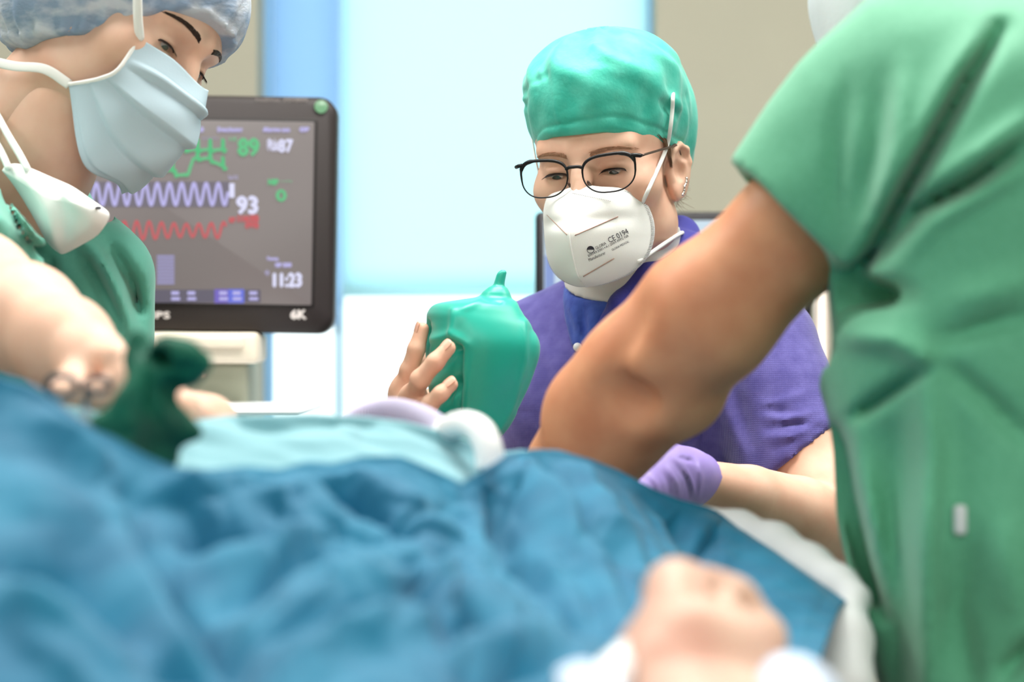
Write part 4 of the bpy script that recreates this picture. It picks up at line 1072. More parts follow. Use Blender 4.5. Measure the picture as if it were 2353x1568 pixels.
# violet gown over a blue shirt
def gown_base(lo, hi, h, off=0.0):
    s = Sdf(lo, hi, h)
    s.ell(P(1460, 1080, 2.27), (0.185 - off, 0.112 - off, 0.185), 0.03)
    s.chain([P(1195, 822, 2.27), P(1330, 778, 2.255), P(1440, 745, 2.25), P(1590, 765, 2.215), P(1748, 802, 2.155)], [r - off for r in (0.050, 0.053, 0.055, 0.054, 0.056)], 0.05)
    s.ell(P(1360, 960, 2.19), (0.085 - off, 0.055 - off, 0.085), 0.06); s.ell(P(1610, 950, 2.175), (0.085 - off, 0.055 - off, 0.085), 0.06)
    s.cone(P(1455, 1250, 2.28), P(1455, 1650, 2.28), 0.125, 0.14, 0.05)
    return s
gs = gown_base(A(-0.10, 2.02, 0.92), A(0.42, 2.44, 1.47), 0.0042)
SA, SB = P(1748, 802, 2.155), P(1828, 1046, 2.10)
ax = (SB - SA) / np.linalg.norm(SB - SA)
gs.chain([SA, P(1792, 930, 2.125), SB, SB + ax * 0.05], [0.057, 0.058, 0.0590, 0.060], 0.03)
gs.cone(P(1195, 822, 2.27), P(1090, 1040, 2.30), 0.050, 0.052, 0.04)                       # far sleeve, behind the bag
hn = P(1905, 985, 2.08) - P(1746, 1108, 2.10); hemn = A(0.62, -0.12, -0.78)
gs.cut(SB, hemn, 0.11)
gs.chain([SB - ax * 0.012, SB + ax * 0.08], [0.0500, 0.054], 0.004, sub=True)
gs.ridges([([(1700, 760), (1690, 900), (1735, 1080)], -0.006, 22), ([(1650, 900), (1700, 1010), (1745, 1105)], 0.004, 20), ([(1560, 985), (1610, 985)], 0.003, 3), ([(1560, 985), (1562, 1050)], 0.003, 3), ([(1612, 975), (1612, 1050)], -0.003, 4),
           ([(1740, 955), (1800, 965), (1880, 945)], 0.003, 7), ([(1750, 985), (1820, 975), (1900, 985)], -0.003, 6), ([(1760, 940), (1830, 950)], -0.0025, 6), ([(1740, 1010), (1830, 1000), (1895, 960)], 0.003, 7), ([(1730, 930), (1790, 925), (1850, 900)], 0.002, 8),
           ([(1770, 1040), (1830, 1010)], -0.002, 6), ([(1165, 945), (1260, 946)], -0.002, 2.5), ([(1300, 690), (1306, 740), (1322, 792), (1330, 900), (1300, 1040)], 0.003, 5), ([(1220, 770), (1290, 860)], 0.002, 14)], 2.26)
gs.wav(0.0012, 70, 8)
# V neck opening
x, y, z = gs.full(); px = CX + F * x / y + 0 * z; py = CY - F * (z - CAMZ) / y + 0 * x
VN = [(1303, 540), (1301, 690), (1305, 730), (1320, 790), (1345, 800), (1400, 790), (1600, 560), (1600, 480)]
px, py = np.asarray(px), np.asarray(py)
sdp = polydist(px, py, VN + VN[:1]) * np.where(inpoly(px, py, VN), 1, -1) * 2.15 / F
gs.d = np.where(np.broadcast_to(y < 2.28, gs.d.shape), np.maximum(gs.d, sdp), gs.d).astype(np.float32)
V, Q = gs.mesh(); gown = obj('gown', V, Q, GOWN, nurse)
us = gown_base(A(0.02, 2.04, 1.28), A(0.26, 2.36, 1.45), 0.0035, 0.003)
us.chain([P(1425, 725, 2.180), P(1405, 810, 2.195)], [0.064, 0.060], 0.03)
us.ridges([([(1310, 700), (1330, 760), (1325, 800)], 0.004, 8), ([(1340, 700), (1345, 770)], -0.004, 8), ([(1360, 720), (1352, 800)], 0.004, 10), ([(1390, 700), (1375, 790)], -0.003, 8)], 2.25)
x, y, z = us.full(); 
nd = np.sqrt((x - P(1428, 0, 2.235)[0]) ** 2 + (y - 2.228) ** 2) - 0.068
us.d = np.maximum(us.d, (z - P(0, 690, 2.13)[2] - 0.25 * (y - 2.13) + 0 * x).astype(np.float32))
px = np.asarray(CX + F * x / y + 0 * z); py = np.asarray(CY - F * (z - CAMZ) / y + 0 * x)
sdu = polydist(px, py, VN + VN[:1]) * np.where(inpoly(px, py, VN), 1, -1) * 2.15 / F
us.d = np.maximum(us.d, -sdu - 0.0035).astype(np.float32)
V, Q = us.mesh(); obj('undershirt', V, Q, BLUE, nurse)
co = Sdf(A(0.06, 2.02, 1.32), A(0.24, 2.30, 1.49), 0.003)
cl_ = [P(1352, 800, 2.165), P(1392, 762, 2.135), P(1440, 708, 2.115), P(1500, 635, 2.125), P(1552, 568, 2.16), P(1572, 530, 2.20), P(1560, 520, 2.25)]
co.chain(cl_, [0.010, 0.015, 0.018, 0.020, 0.021, 0.017, 0.014], 0.012, squash=((0.5, -0.6, 0.6), 1.5))
co.chain([P(1470, 735, 2.125), P(1540, 640, 2.13), P(1590, 570, 2.17)], [0.016, 0.02, 0.018], 0.008)
co.ridges([([(1420, 745), (1500, 655), (1575, 545)], -0.004, 5)], 2.3); co.wav(0.0012, 110, 4)
V, Q = co.mesh(); obj('gown_collar', V, Q, mat('collar_violet', S(66, 66, 158), 0.75, 0.25, sheen=0.2, bump=[('noise', 500, 0.35, 0.001)]), gown)
p = P(1327, 798, 2.135); h_ = None
gb = bvh_of(V, Q)
V, Q = None, None
sn = Sdf(p - 0.012, p + 0.012, 0.0008); sn.ell(p, (0.0048, 0.0035, 0.0048), 0.001); v_, q_ = sn.mesh()
SNAP = obj('snap_button', v_, q_, PLASTIC_W, gown)

# lilac glove on the left hand, holding the face mask behind the drape
gv = Sdf(P(1380, 1290, 1.85) - A(0.02, 0.14, 0.0), P(1650, 1010, 1.85) + A(0.02, 0.14, 0.02), 0.0024)
WC = P(1612, 1104, 1.905)
gv.chain([WC, P(1570, 1098, 1.885), P(1520, 1092, 1.865), P(1470, 1112, 1.84)], [0.0255, 0.027, 0.029, 0.026], 0.012)
kn = [P(1462, 1088, 1.86), P(1448, 1100, 1.84), P(1446, 1120, 1.82), P(1455, 1140, 1.805)]
for k, q in enumerate(kn):
    gv.cone(P(1560, 1105, 1.88), q, 0.02, 0.0125, 0.012)
    gv.chain([q, q + A(-0.022, 0.004, -0.016), q + A(-0.030, 0.010, -0.038), q + A(-0.022, 0.014, -0.052)], [0.0115, 0.010, 0.0095, 0.0085], 0.004)
gv.chain([P(1540, 1130, 1.86), P(1500, 1170, 1.835), P(1455, 1195, 1.825)], [0.017, 0.012, 0.0095], 0.01)
cd = (WC - P(1570, 1098, 1.885)); cd /= np.linalg.norm(cd)
gv.cut(WC, cd, 0.06)
gv.cone(WC + cd * 0.018, WC + cd * 0.04, 0.0220, 0.0225, 0.002, sub=True)
gv.ridges([([(1606, 1055), (1612, 1100), (1603, 1152)], 0.0022, 5), ([(1545, 1060), (1575, 1100), (1588, 1150)], -0.0014, 5), ([(1530, 1070), (1556, 1110), (1565, 1150)], 0.0012, 5), ([(1515, 1075), (1535, 1110), (1540, 1150)], -0.0012, 5), ([(1560, 1052), (1595, 1062)], -0.002, 4), ([(1490, 1080), (1510, 1115), (1515, 1150)], 0.002, 6), ([(1575, 1075), (1592, 1115), (1596, 1145)], 0.002, 4)], 1.9)
V, Q = gv.mesh(); obj('glove', V, Q, GLOVE, nurse)
lower_body(nurse, (0.14, 2.28, 0.92))

# ------------------------------------------------------------------ green breathing bag
bgc = [(1156, 621, 4), (1155, 625, 9), (1152, 632, 11), (1148, 648, 12), (1146, 656, 14), (1144, 662, 22), (1141, 672, 31), (1137, 684, 40), (1124, 691, 62), (1098, 703, 96), (1094, 722, 112), (1101, 745, 122), (1108, 775, 130), (1109, 800, 132), (1106, 830, 129), (1101, 870, 121), (1095, 910, 110), (1088, 950, 98), (1081, 985, 83), (1075, 1010, 62), (1072, 1024, 36), (1071, 1029, 10)]
BD_ = 1.955
cs = crom([A(*q) for q in bgc], 150); NA = 96; rows = []
TW = math.radians(28)
for (cx_, cy_, r) in cs:
    c = P(cx_, cy_, BD_); rm = max(r, 3) / F * BD_
    sq = np.clip((r - 40) / 60, 0, 1); ring = []
    for a_ in np.linspace(0, 2 * math.pi, NA, endpoint=False):
        k = (abs(math.cos(a_ - TW)) ** (2 + 2.4 * sq) + abs(math.sin(a_ - TW)) ** (2 + 2.4 * sq)) ** (-1 / (2 + 2.4 * sq))
        k = 1 + (k - 1) * 0.62; k /= (1 + 0.10 * sq)
        ring.append(c + A(math.cos(a_) * rm * k, math.sin(a_) * rm * k * 0.92, -0.16 * math.cos(a_) * rm * 0.3))
    rows.append(ring)
B = np.array(rows)
N = np.cross(np.gradient(B, axis=1), np.gradient(B, axis=0)); N /= np.linalg.norm(N, axis=2)[:, :, None] + 1e-12
cen = np.array([P(q[0], q[1], BD_) for q in cs])[:, None, :]
N *= np.sign((N * (B - cen)).sum(2))[:, :, None]
px = CX + F * B[:, :, 0] / B[:, :, 1]; py = CY - F * (B[:, :, 2] - CAMZ) / B[:, :, 1]; frt = sm((BD_ + 0.012 - B[:, :, 1]) / 0.02)
h = np.zeros_like(px)
for pl, amp, wd in [([(1052, 800), (1050, 900), (1046, 1010)], -0.010, 15), ([(1066, 800), (1068, 900), (1062, 1000)], 0.003, 12), ([(950, 880), (1000, 835), (1036, 800)], -0.010, 17), ([(985, 930), (1040, 884)], -0.009, 15),
                    ([(1000, 780), (1040, 772), (1062, 790)], 0.004, 12), ([(1042, 715), (1040, 760), (1050, 785)], 0.003, 8), ([(1105, 690), (1060, 715), (1042, 760)], 0.0016, 7),
                    ([(1205, 740), (1207, 830), (1180, 930), (1140, 1000)], 0.0016, 7), ([(1222, 760), (1222, 850), (1190, 940)], -0.0014, 9), ([(1020, 900), (1030, 960)], -0.005, 10), ([(1112, 686), (1150, 694)], -0.0016, 5)]:
    h += amp * np.exp(-(polydist(px, py, pl) / wd) ** 2)
h = h * frt
# clear the index, middle and thumb where they lie against the rubber
for fg, rr in ((fm, 0.0095), (fi_, 0.0098), (th_, 0.0115), (fr_, 0.0095), (fl_, 0.0085)):
    for a_, b_ in zip(fg[:-1], fg[1:]):
        ba = b_ - a_; t = np.clip(((B - a_) @ ba) / (ba @ ba), 0, 1); dd = np.linalg.norm(B - a_ - t[..., None] * ba, axis=2)
        h = np.minimum(h, np.where(dd < rr + 0.004, -(rr + 0.004 - dd) * 1.0, 1))
B = B + N * h[:, :, None]
U = np.concatenate([B, B[:, :1]], 1)
V = B.reshape(-1, 3); Fc = []
nr = len(cs)
for i in range(nr - 1):
    for j in range(NA):
        k = (j + 1) % NA; Fc.append((i * NA + j, i * NA + k, (i + 1) * NA + k, (i + 1) * NA + j))
Fc.append(tuple(range(NA))[::-1]); Fc.append(tuple((nr - 1) * NA + j for j in range(NA)))
tag(obj('breathing_bag', V, Fc, RUBBER, loc=P(1072, 1029, BD_)), 'glossy green rubber breathing bag squeezed by bare fingers before the violet gown', 'bag')

# breathing hose and white connector
HOSE = mat('hose_lilac', S(206, 202, 226), 0.35, 0.45, transl=0.3)
hp = crom([P(720, 1080, 1.66), P(770, 1010, 1.64), P(830, 962, 1.62), P(895, 946, 1.60), P(955, 958, 1.57), P(1000, 982, 1.53), P(1022, 1012, 1.49)], 420)
s_ = np.concatenate([[0], np.cumsum(np.linalg.norm(np.diff(hp, axis=0), axis=1))])
V, Fc = tube(hp, 0.0102 + 0.0011 * np.sin(s_ / 0.0034 * 2 * math.pi), 20)
tag(obj('breathing_hose', V, Fc, HOSE, loc=hp[-1]), 'corrugated lilac breathing hose arching over the pale blue sheet', 'hose')
cn = thing('tube_connector', 'white curved tube connector at the end of the breathing hose before the green bag', 'connector', P(1075, 1000, 1.43))
cpth = crom([P(1012, 1008, 1.475), P(1036, 982, 1.46), P(1072, 975, 1.445), P(1104, 992, 1.43), P(1122, 1030, 1.42), P(1128, 1080, 1.415)], 40)
V, Fc = tube(cpth, np.interp(np.linspace(0, 1, 40), [0, 0.3, 0.6, 1], [0.0085, 0.0095, 0.0105, 0.0105]), 20); obj('elbow', V, Fc, PLASTIC_W, cn)
V, Fc = tube(cpth[:6] - A(0, 0, 0), 0.0100, 20); obj('collar', V, Fc, PLASTIC_W, cn)

# ------------------------------------------------------------------ nurse at the left, leaning in
lc = P(287, 53, 1.97)
LFr = frame(lc, A(0.36, 0.90, -0.27), A(0.56, 0.07, 0.826))
LN = thing('person', 'person at the left in sea green scrubs, pale bouffant cap and pleated blue mask', 'person', (-0.50, 2.08, 0))
ls = head_sdf(LFr, 0.0022, slit=0.0042, slit_z=-0.003); lV, lQ = ls.mesh(); lb = bvh_of(lV, lQ)
nk = Sdf(A(-0.66, 1.82, 1.36), A(-0.38, 2.14, 1.66), 0.0045)
nk.chain([LFr(A(0, 0.020, -0.04)), P(95, 330, 1.98), P(30, 520, 2.0)], [0.052, 0.053, 0.062], 0.03)
nk.cone(LFr(A(-0.03, -0.02, -0.07)), P(120, 400, 1.955), 0.025, 0.03, 0.03)
ar = Sdf(A(-0.56, 1.20, 1.22), A(-0.20, 1.80, 1.52), 0.0035)
ar.chain([P(-160, 470, 1.90), P(-190, 590, 1.66), P(-60, 665, 1.61), P(60, 735, 1.54), P(150, 795, 1.48), P(215, 830, 1.44)], [0.048, 0.046, 0.044, 0.0395, 0.0330, 0.0240], 0.02)
# hand, wrist bent, fingers curled back round the instrument
kn4 = [P(262, 828, 1.400), P(268, 838, 1.418), P(266, 850, 1.438), P(258, 862, 1.456)]
for k, q in enumerate(kn4):
    ar.cone(P(205, 825, 1.44), q, 0.019, 0.0115, 0.012)
    ar.chain([q, q + A(0.006, -0.008, -0.012), q + A(-0.006, -0.016, -0.022), q + A(-0.024, -0.018, -0.021 + 0.001 * k)], [0.0110, 0.0095, 0.0088, 0.0078], 0.004)
ar.chain([P(190, 850, 1.43), P(165, 890, 1.40), P(135, 905, 1.375)], [0.016, 0.0115, 0.009], 0.012)
la = Sdf(A(-0.50, 1.30, 1.12), A(-0.14, 2.20, 1.34), 0.004)
la.chain([P(180, 620, 2.10), P(330, 1080, 2.12)], [0.045, 0.040], 0.02); la.chain([P(330, 1080, 2.12), P(460, 1020, 1.72), P(480, 980, 1.56)], [0.040, 0.032, 0.024], 0.02)
for k, (dx, dz) in enumerate(((0, 0), (14, 12), (30, 22), (46, 34))):
    q = P(400 + dx, 934 + dz, 1.47 - 0.008 * k)
    la.cone(P(475, 975, 1.53), q, 0.018, 0.0120, 0.012)
    la.chain([q, P(372 + dx, 908 + dz, 1.42 - 0.008 * k), P(365 + dx, 935 + dz, 1.395), P(380 + dx, 965 + dz, 1.385)], [0.0125, 0.0115, 0.010, 0.008], 0.006)
la.chain([P(500, 1000, 1.50), P(455, 1010, 1.45), P(420, 1000, 1.42)], [0.014, 0.011, 0.009], 0.01)
lbody = obj('body', *jq((lV, lQ), nk.mesh(), ar.mesh(), la.mesh()), SKIN_L, LN)
eyes_and_brows(LN, lbody, LFr, lb, (0.05, 0.80, -0.45), iris_col=mat('iris_grey_green', S(96, 112, 104), 0.15, 0.6), brow_m=HAIRD, slit_z=-0.003, brow_z=0.0215, brow_r=0.0007)
# hair at the nape
hn_ = Sdf((-0.105, -0.03, -0.09), (0.105, 0.115, 0.02), 0.003, LFr)
hn_.ell((0, 0.030, -0.012), (0.0755, 0.078, 0.055), 0.01); x, y, z = hn_.full()
hn_.d = np.maximum(hn_.d, (0.030 - y + 0.25 * (z + 0.04) + 0 * x).astype(np.float32)); hn_.d -= (0.001 * np.sin(300 * (y + 0.6 * z) + 20 * x)).astype(np.float32)
V, Q = hn_.mesh(); obj('hair', V, Q, HAIRD, LN)
# bouffant cap
bc_ = Sdf((-0.13, -0.135, -0.12), (0.13, 0.16, 0.155), 0.0026, LFr)
bc_.ell((0, 0.014, 0.046), (0.098, 0.124, 0.092), 0.02); bc_.ell((0, 0.045, 0.000), (0.107, 0.092, 0.100), 0.03)
x, y, z = bc_.full(); th = np.arctan2(x, -y - 0.0 * z); cut = np.interp(y, [-0.12, -0.10, -0.085, -0.05, -0.022, 0.006, 0.04, 0.12], [0.046, 0.044, 0.030, -0.006, -0.036, -0.055, -0.078, -0.09]); rm_ = z - cut
pl = 0.0028 * np.sin(th * 26 + 3 * np.sin(z * 30)) * np.exp(-np.clip(rm_, 0, 1) / 0.030) + 0.003 * waves(x, y, z, 41, 55) + 0.0018 * waves(x, y, z, 42, 120)
bc_.d -= pl.astype(np.float32); bc_.d += (0.005 * np.exp(-(np.clip(rm_, 0, 1) / 0.014) ** 2) + 0 * x).astype(np.float32) 
bc_.d -= (0.003 * np.exp(-((rm_ - 0.003) / 0.0035) ** 2) + 0 * x).astype(np.float32)
bc_.d = np.maximum(bc_.d, (0.8 * (cut - z) + 0 * x).astype(np.float32))
V, Q = bc_.mesh(); obj('bouffant_cap', V, Q, CAPB, LN)
# pleated surgical mask
rows_ = [  # near edge, near middle, centre, far middle, far edge  (local head coordinates)
    [(-0.0580, -0.0750, -0.0120), (-0.0330, -0.1030, -0.0105), (0, -0.1240, -0.0150), (0.0330, -0.1030, -0.0105), (0.0580, -0.0750, -0.0120)],
    [(-0.0630, -0.0800, -0.0480), (-0.0400, -0.1170, -0.0440), (0, -0.1400, -0.0440), (0.0400, -0.1170, -0.0440), (0.0630, -0.0800, -0.0480)],
    [(-0.0640, -0.0700, -0.0640), (-0.0430, -0.1140, -0.0760), (0, -0.1430, -0.0780), (0.0430, -0.1140, -0.0760), (0.0640, -0.0700, -0.0640)],
    [(-0.0630, -0.0560, -0.0750), (-0.0420, -0.1030, -0.1120), (0, -0.1260, -0.1180), (0.0420, -0.1030, -0.1120), (0.0630, -0.0560, -0.0750)],
    [(-0.0600, -0.0390, -0.0850), (-0.0370, -0.0880, -0.1390), (0, -0.1040, -0.1360), (0.0370, -0.0880, -0.1390), (0.0600, -0.0390, -0.0850)]]
cols = [crom([A(*r[c]) for r in rows_], 81) for c in range(5)]
G = np.zeros((81, 61, 3))
for j in range(81): G[j] = crom([cols[c][j] for c in range(5)], 61)
v_ = np.linspace(0, 1, 81)[:, None]; u_ = np.linspace(-1, 1, 61)[None, :]
saw = ((v_ * 4.0 + 0.15) % 1.0); amp = 0.0070 * (1 - np.abs(u_) ** 3) * ((v_ > 0.14) & (v_ < 0.95))
N = np.cross(np.gradient(G, axis=1), np.gradient(G, axis=0)); N /= np.linalg.norm(N, axis=2)[:, :, None]
if N[40, 30] @ A(0, -1, 0) < 0: N = -N
G = G + N * (amp * (np.where(saw < 0.82, saw / 0.82, (1 - saw) / 0.18) - 0.5) + 0.0012 * np.sin(u_ * 9 + v_ * 14) * (1 - np.abs(u_)))[:, :, None]
W = LFr(G.reshape(-1, 3)).reshape(81, 61, 3)
V, Fc = gridpts(W, 0.0010); lm = obj('surgical_mask', V, Fc, MASKB, LN)
edge = [W[j, 0] for j in range(81)]; V, Fc = tube(edge[::4], 0.0022, 8); obj('side_binding', V, Fc, WHITE, lm)
V, Fc = tube([W[j, 60] for j in range(0, 81, 4)], 0.0022, 8); obj('side_binding', V, Fc, WHITE, lm)
V, Fc = tube(W[0, ::3] + LFr.M[2] * -0.001, 0.0012, 6); obj('top_binding', V, Fc, WHITE, lm)
strap('tie_band', [W[0, 0], LFr(A(-0.078, -0.070, 0.008)), LFr(A(-0.092, -0.055, 0.040)), LFr(A(-0.096, -0.035, 0.090)), LFr(A(-0.06, 0.0, 0.143))], 0.0052, WHITE, lm, 40, 10, flat=(LFr.M[0], 0.22))
strap('tie_band', [W[80, 0], LFr(A(-0.070, -0.012, -0.086)), LFr(A(-0.073, 0.020, -0.100)), LFr(A(-0.074, 0.055, -0.108)), LFr(A(-0.05, 0.105, -0.100)), LFr(A(0, 0.128, -0.092))], 0.0050, WHITE, lm, 40, 10, flat=(LFr.M[0], 0.22))
# scrubs
sl_ = Sdf(A(-0.80, 1.60, 0.98), A(-0.30, 2.30, 1.56), 0.0045)
sl_.ell(P(-60, 920, 2.12), (0.165, 0.12, 0.33), 0.03)
sl_.chain([P(-130, 560, 2.05), P(60, 580, 2.02), P(200, 620, 1.99), P(250, 640, 1.97)], [0.075, 0.065, 0.05, 0.036], 0.04)
sl_.chain([P(250, 632, 1.97), P(255, 760, 1.97), P(252, 960, 1.98)], [0.036, 0.033, 0.034], 0.03)
sl_.chain([P(150, 720, 2.0), P(140, 1000, 2.0)], [0.07, 0.08], 0.04)
sl_.chain([P(-160, 520, 1.98), P(-120, 580, 1.80), P(-40, 632, 1.70)], [0.075, 0.068, 0.060], 0.04)
sl_.cut(P(-15, 640, 1.69), A(0.72, -0.55, -0.40), 0.10)
sl_.ridges([([(245, 560), (300, 650), (320, 740)], -0.0220, 19), ([(215, 560), (270, 680), (300, 780)], 0.0132, 22), ([(165, 560), (225, 640), (290, 770)], -0.0154, 17), ([(120, 600), (130, 680)], -0.0176, 14), ([(180, 520), (190, 600)], 0.0110, 22),
            ([(0, 430), (40, 520), (100, 600)], -0.0154, 19), ([(30, 440), (90, 560)], 0.0132, 17)], 2.04)
sl_.wav(0.002, 40, 6)
x, y, z = sl_.full(); px = CX + F * x / y + 0 * z; py = CY - F * (z - CAMZ) / y + 0 * x
VN = [(-60, 300), (-20, 380), (30, 470), (90, 545), (160, 560), (215, 520), (262, 508), (262, 300)]
px, py = np.asarray(px), np.asarray(py)
sdp = polydist(px, py, VN + VN[:1]) * np.where(inpoly(px, py, VN), 1, -1) * 1.95 / F
sl_.d = np.where(np.broadcast_to(y < 2.10, sl_.d.shape), np.maximum(sl_.d, sdp), sl_.d).astype(np.float32)

V, Q = sl_.mesh(); obj('scrub_top', V, Q, SCRUB_L, LN)
# white respirator hanging at the neck
out = [(4, 392), (14, 380), (40, 376), (75, 388), (120, 408), (165, 428), (205, 455), (238, 478), (251, 492), (246, 512), (225, 540), (190, 562), (150, 582), (132, 580), (108, 556), (85, 515), (58, 468), (30, 425)]
op = crom([A(q[0], q[1], 0) for q in out + out[:1]], 73)[:-1]
o3 = np.array([P(q[0], q[1], 1.865 - 0.00025 * (q[0] - 100)) for q in op])
V, Fc = pillow(o3, (0.0, -0.035, 0.004), (0.0, 0.004, 0.0), 12)
px = CX + F * V[:, 0] / V[:, 1]; py = CY - F * (V[:, 2] - CAMZ) / V[:, 1]
for plx, am2, wd in [([(130, 430), (150, 500), (140, 570)], -0.005, 16), ([(150, 450), (200, 490), (225, 520)], 0.003, 14), ([(60, 410), (100, 480), (130, 560)], 0.004, 16)]: V[:, 1] -= am2 * np.exp(-(polydist(px, py, plx) / wd) ** 2) * (V[:, 1] < 1.87)
nm = obj('hanging_respirator', V, Fc, WHITE, LN)
strap('neck_band', [P(64, 392, 1.838), P(45, 355, 1.85), P(18, 310, 1.87), P(-6, 265, 1.90), P(-24, 235, 1.96), P(0, 215, 2.03)], 0.0034, WHITE, nm, 24, 8, flat=(A(0, 1, 0), 0.4))
strap('neck_band', [P(20, 388, 1.85), P(8, 360, 1.86), P(-8, 330, 1.88), P(-30, 300, 1.95), P(-16, 280, 2.03)], 0.0034, WHITE, nm, 24, 8, flat=(A(0, 1, 0), 0.4))
V, Fc = pillow(np.array([P(226 + 6 * math.cos(a_) * 1.3, 478 + 4 * math.sin(a_), 1.812) for a_ in np.linspace(0, 6.28, 16, endpoint=False)]), (0, -0.002, 0), (0, 0.001, 0), 3); obj('valve_mark', V, Fc, PRINT, nm)
lower_body(LN, (-0.52, 2.12, 0.92))

# ------------------------------------------------------------------ surgeon at the right, back half turned
SG = thing('person', 'person in green scrubs at the right reaching a bare tanned arm over the patient', 'person', (0.40, 1.56, 0))
sa = Sdf(A(-0.04, 1.40, 1.02), A(0.36, 2.00, 1.50), 0.0038)
sa.chain([P(1990, 400, 1.55), P(1835, 524, 1.575), P(1620, 728, 1.60), P(1516, 834, 1.625), P(1462, 890, 1.64)], [0.034, 0.0480, 0.0535, 0.0490, 0.0480], 0.02)
sa.chain([P(1462, 890, 1.64), P(1388, 985, 1.67), P(1325, 1090, 1.715), P(1290, 1230, 1.78)], [0.0500, 0.0440, 0.0395, 0.030], 0.03)
sa.ell(P(1480, 770, 1.585), (0.022, 0.014, 0.020), 0.03)                                     # elbow bumps
sa.ell(P(1590, 920, 1.625), (0.018, 0.016, 0.018), 0.03)
sa.ell(P(1440, 915, 1.590), (0.022, 0.010, 0.016), 0.025, sub=True)
sa.ell(P(1415, 735, 1.575), (0.018, 0.010, 0.022), 0.03, sub=True)
sa.ell(P(1315, 960, 1.64), (0.020, 0.014, 0.030), 0.03)
wr_ = P(1290, 1230, 1.78)
for k in range(4):
    q = wr_ + A(-0.035 + 0.022 * k, 0.02, -0.045 - 0.004 * abs(k - 1.5))
    sa.cone(wr_, q, 0.022, 0.011, 0.014); sa.chain([q, q + A(-0.004, 0.012, -0.030), q + A(-0.002, 0.004, -0.052)], [0.0105, 0.0095, 0.008], 0.004)
sa.chain([wr_ + A(-0.01, -0.01, -0.01), wr_ + A(-0.045, -0.02, -0.03), wr_ + A(-0.055, -0.015, -0.055)], [0.016, 0.012, 0.009], 0.01)
hd = P(2100, 30, 1.78)
hS = Sdf(hd - A(0.12, 0.13, 0.25), hd + A(0.13, 0.13, 0.13), 0.006)
hS.ell(hd, (0.078, 0.095, 0.10), 0.02); hS.ell(hd + A(-0.02, 0.03, -0.05), (0.045, 0.06, 0.06), 0.03); hS.cone(hd + A(0.03, -0.02, -0.05), P(2230, 250, 1.66), 0.055, 0.062, 0.03)
obj('body', *jq(sa.mesh(), hS.mesh()), SKIN_D, SG)
cS = Sdf(hd - A(0.13, 0.13, 0.12), hd + A(0.14, 0.14, 0.13), 0.004)
cS.ell(hd + A(0.0, 0.0, 0.01), (0.092, 0.106, 0.104), 0.02); cS.wav(0.0045, 70, 12); cS.wav(0.002, 160, 13); cS.cut(hd + A(-0.03, 0.04, -0.085), A(-0.1, 0.3, -0.95), 0.3)
V, Q = cS.mesh(); obj('bouffant_cap', V, Q, mat('cap_white_blue', S(214, 226, 230), 0.8, 0.2, bump=[('noise', 150, 0.3, 0.002)]), SG)
ss = Sdf(A(0.15, 1.22, 0.92), A(0.62, 1.86, 1.62), 0.0048)
ss.chain([P(2350, 430, 1.52), P(2345, 800, 1.53), P(2390, 1200, 1.52), P(2500, 1600, 1.50)], [0.150, 0.146, 0.146, 0.150], 0.03)
ss.chain([P(2620, 330, 1.66), P(2500, 260, 1.62), P(2330, 190, 1.58)], [0.12, 0.11, 0.10], 0.04)
HC = P(1822, 512, 1.570)
sx_ = A(-0.69, 0.10, -0.72); sx_ /= np.linalg.norm(sx_)
ss.chain([P(2330, 190, 1.56), P(2160, 225, 1.535), P(2010, 340, 1.545), P(1900, 440, 1.555), HC + sx_ * 0.05], [0.098, 0.088, 0.0770, 0.0670, 0.0640], 0.03)
ss.cut(HC, A(-0.70, 0.10, -0.70), 0.13)
ss.chain([HC - sx_ * 0.004, HC + sx_ * 0.06], [0.0510, 0.0540], 0.003, sub=True)
ss.cone(P(2060, 600, 1.56), P(2060, 800, 1.55), 0.055, 0.052, 0.03)
ss.ridges([([(2300, 70), (2220, 190), (2110, 390), (2010, 570), (1950, 650)], -0.042, 22), ([(2260, 60), (2160, 240), (2060, 420)], 0.008, 34), ([(2353, 330), (2230, 420), (2110, 480), (2020, 600)], -0.034, 17), ([(2380, 260), (2250, 350), (2130, 430)], 0.012, 26),
           ([(2380, 370), (2250, 450), (2150, 510), (2080, 590)], 0.010, 20), ([(1950, 190), (1930, 320), (1915, 500)], -0.008, 26), ([(2080, 150), (2060, 330), (2010, 500)], 0.009, 26), ([(2025, 190), (2015, 340), (1975, 520)], -0.009, 30),
           ([(1925, 990), (1945, 1120), (1985, 1290), (2030, 1420)], -0.034, 17), ([(1960, 940), (1995, 1150), (2070, 1420)], 0.008, 26), ([(2125, 840), (2140, 1050), (2125, 1300), (2130, 1650)], 0.020, 34), ([(2065, 950), (2055, 1250), (2080, 1600)], -0.014, 38),
           ([(1960, 960), (2040, 905), (2140, 840)], -0.020, 15), ([(1930, 770), (2050, 780), (2160, 840)], 0.016, 30), ([(2150, 790), (2250, 755), (2380, 720)], -0.012, 22), ([(2160, 830), (2260, 910), (2380, 1030)], -0.012, 24), ([(2180, 700), (2380, 640)], 0.010, 34),
           ([(2230, 1230), (2200, 1400), (2240, 1600)], -0.012, 32), ([(2310, 1180), (2330, 1420)], 0.010, 40), ([(2300, 1560), (2380, 1470)], -0.018, 24), ([(1890, 660), (1960, 668), (2080, 680)], -0.050, 28)], 1.54)
ss.wav(0.0040, 38, 14); ss.wav(0.0018, 90, 15)
V, Q = ss.mesh(); st_ = obj('scrub_top', V, Q, SCRUB, SG); sb = bvh_of(V, Q)
def hit(px, py, b, off):
    o = A(0, 0, CAMZ); d = P(px, py, 1.0) - o; d /= np.linalg.norm(d); h = b.ray_cast(Vector(o), Vector(d)); return np.array(h[0]) - d * off, np.array(h[1])
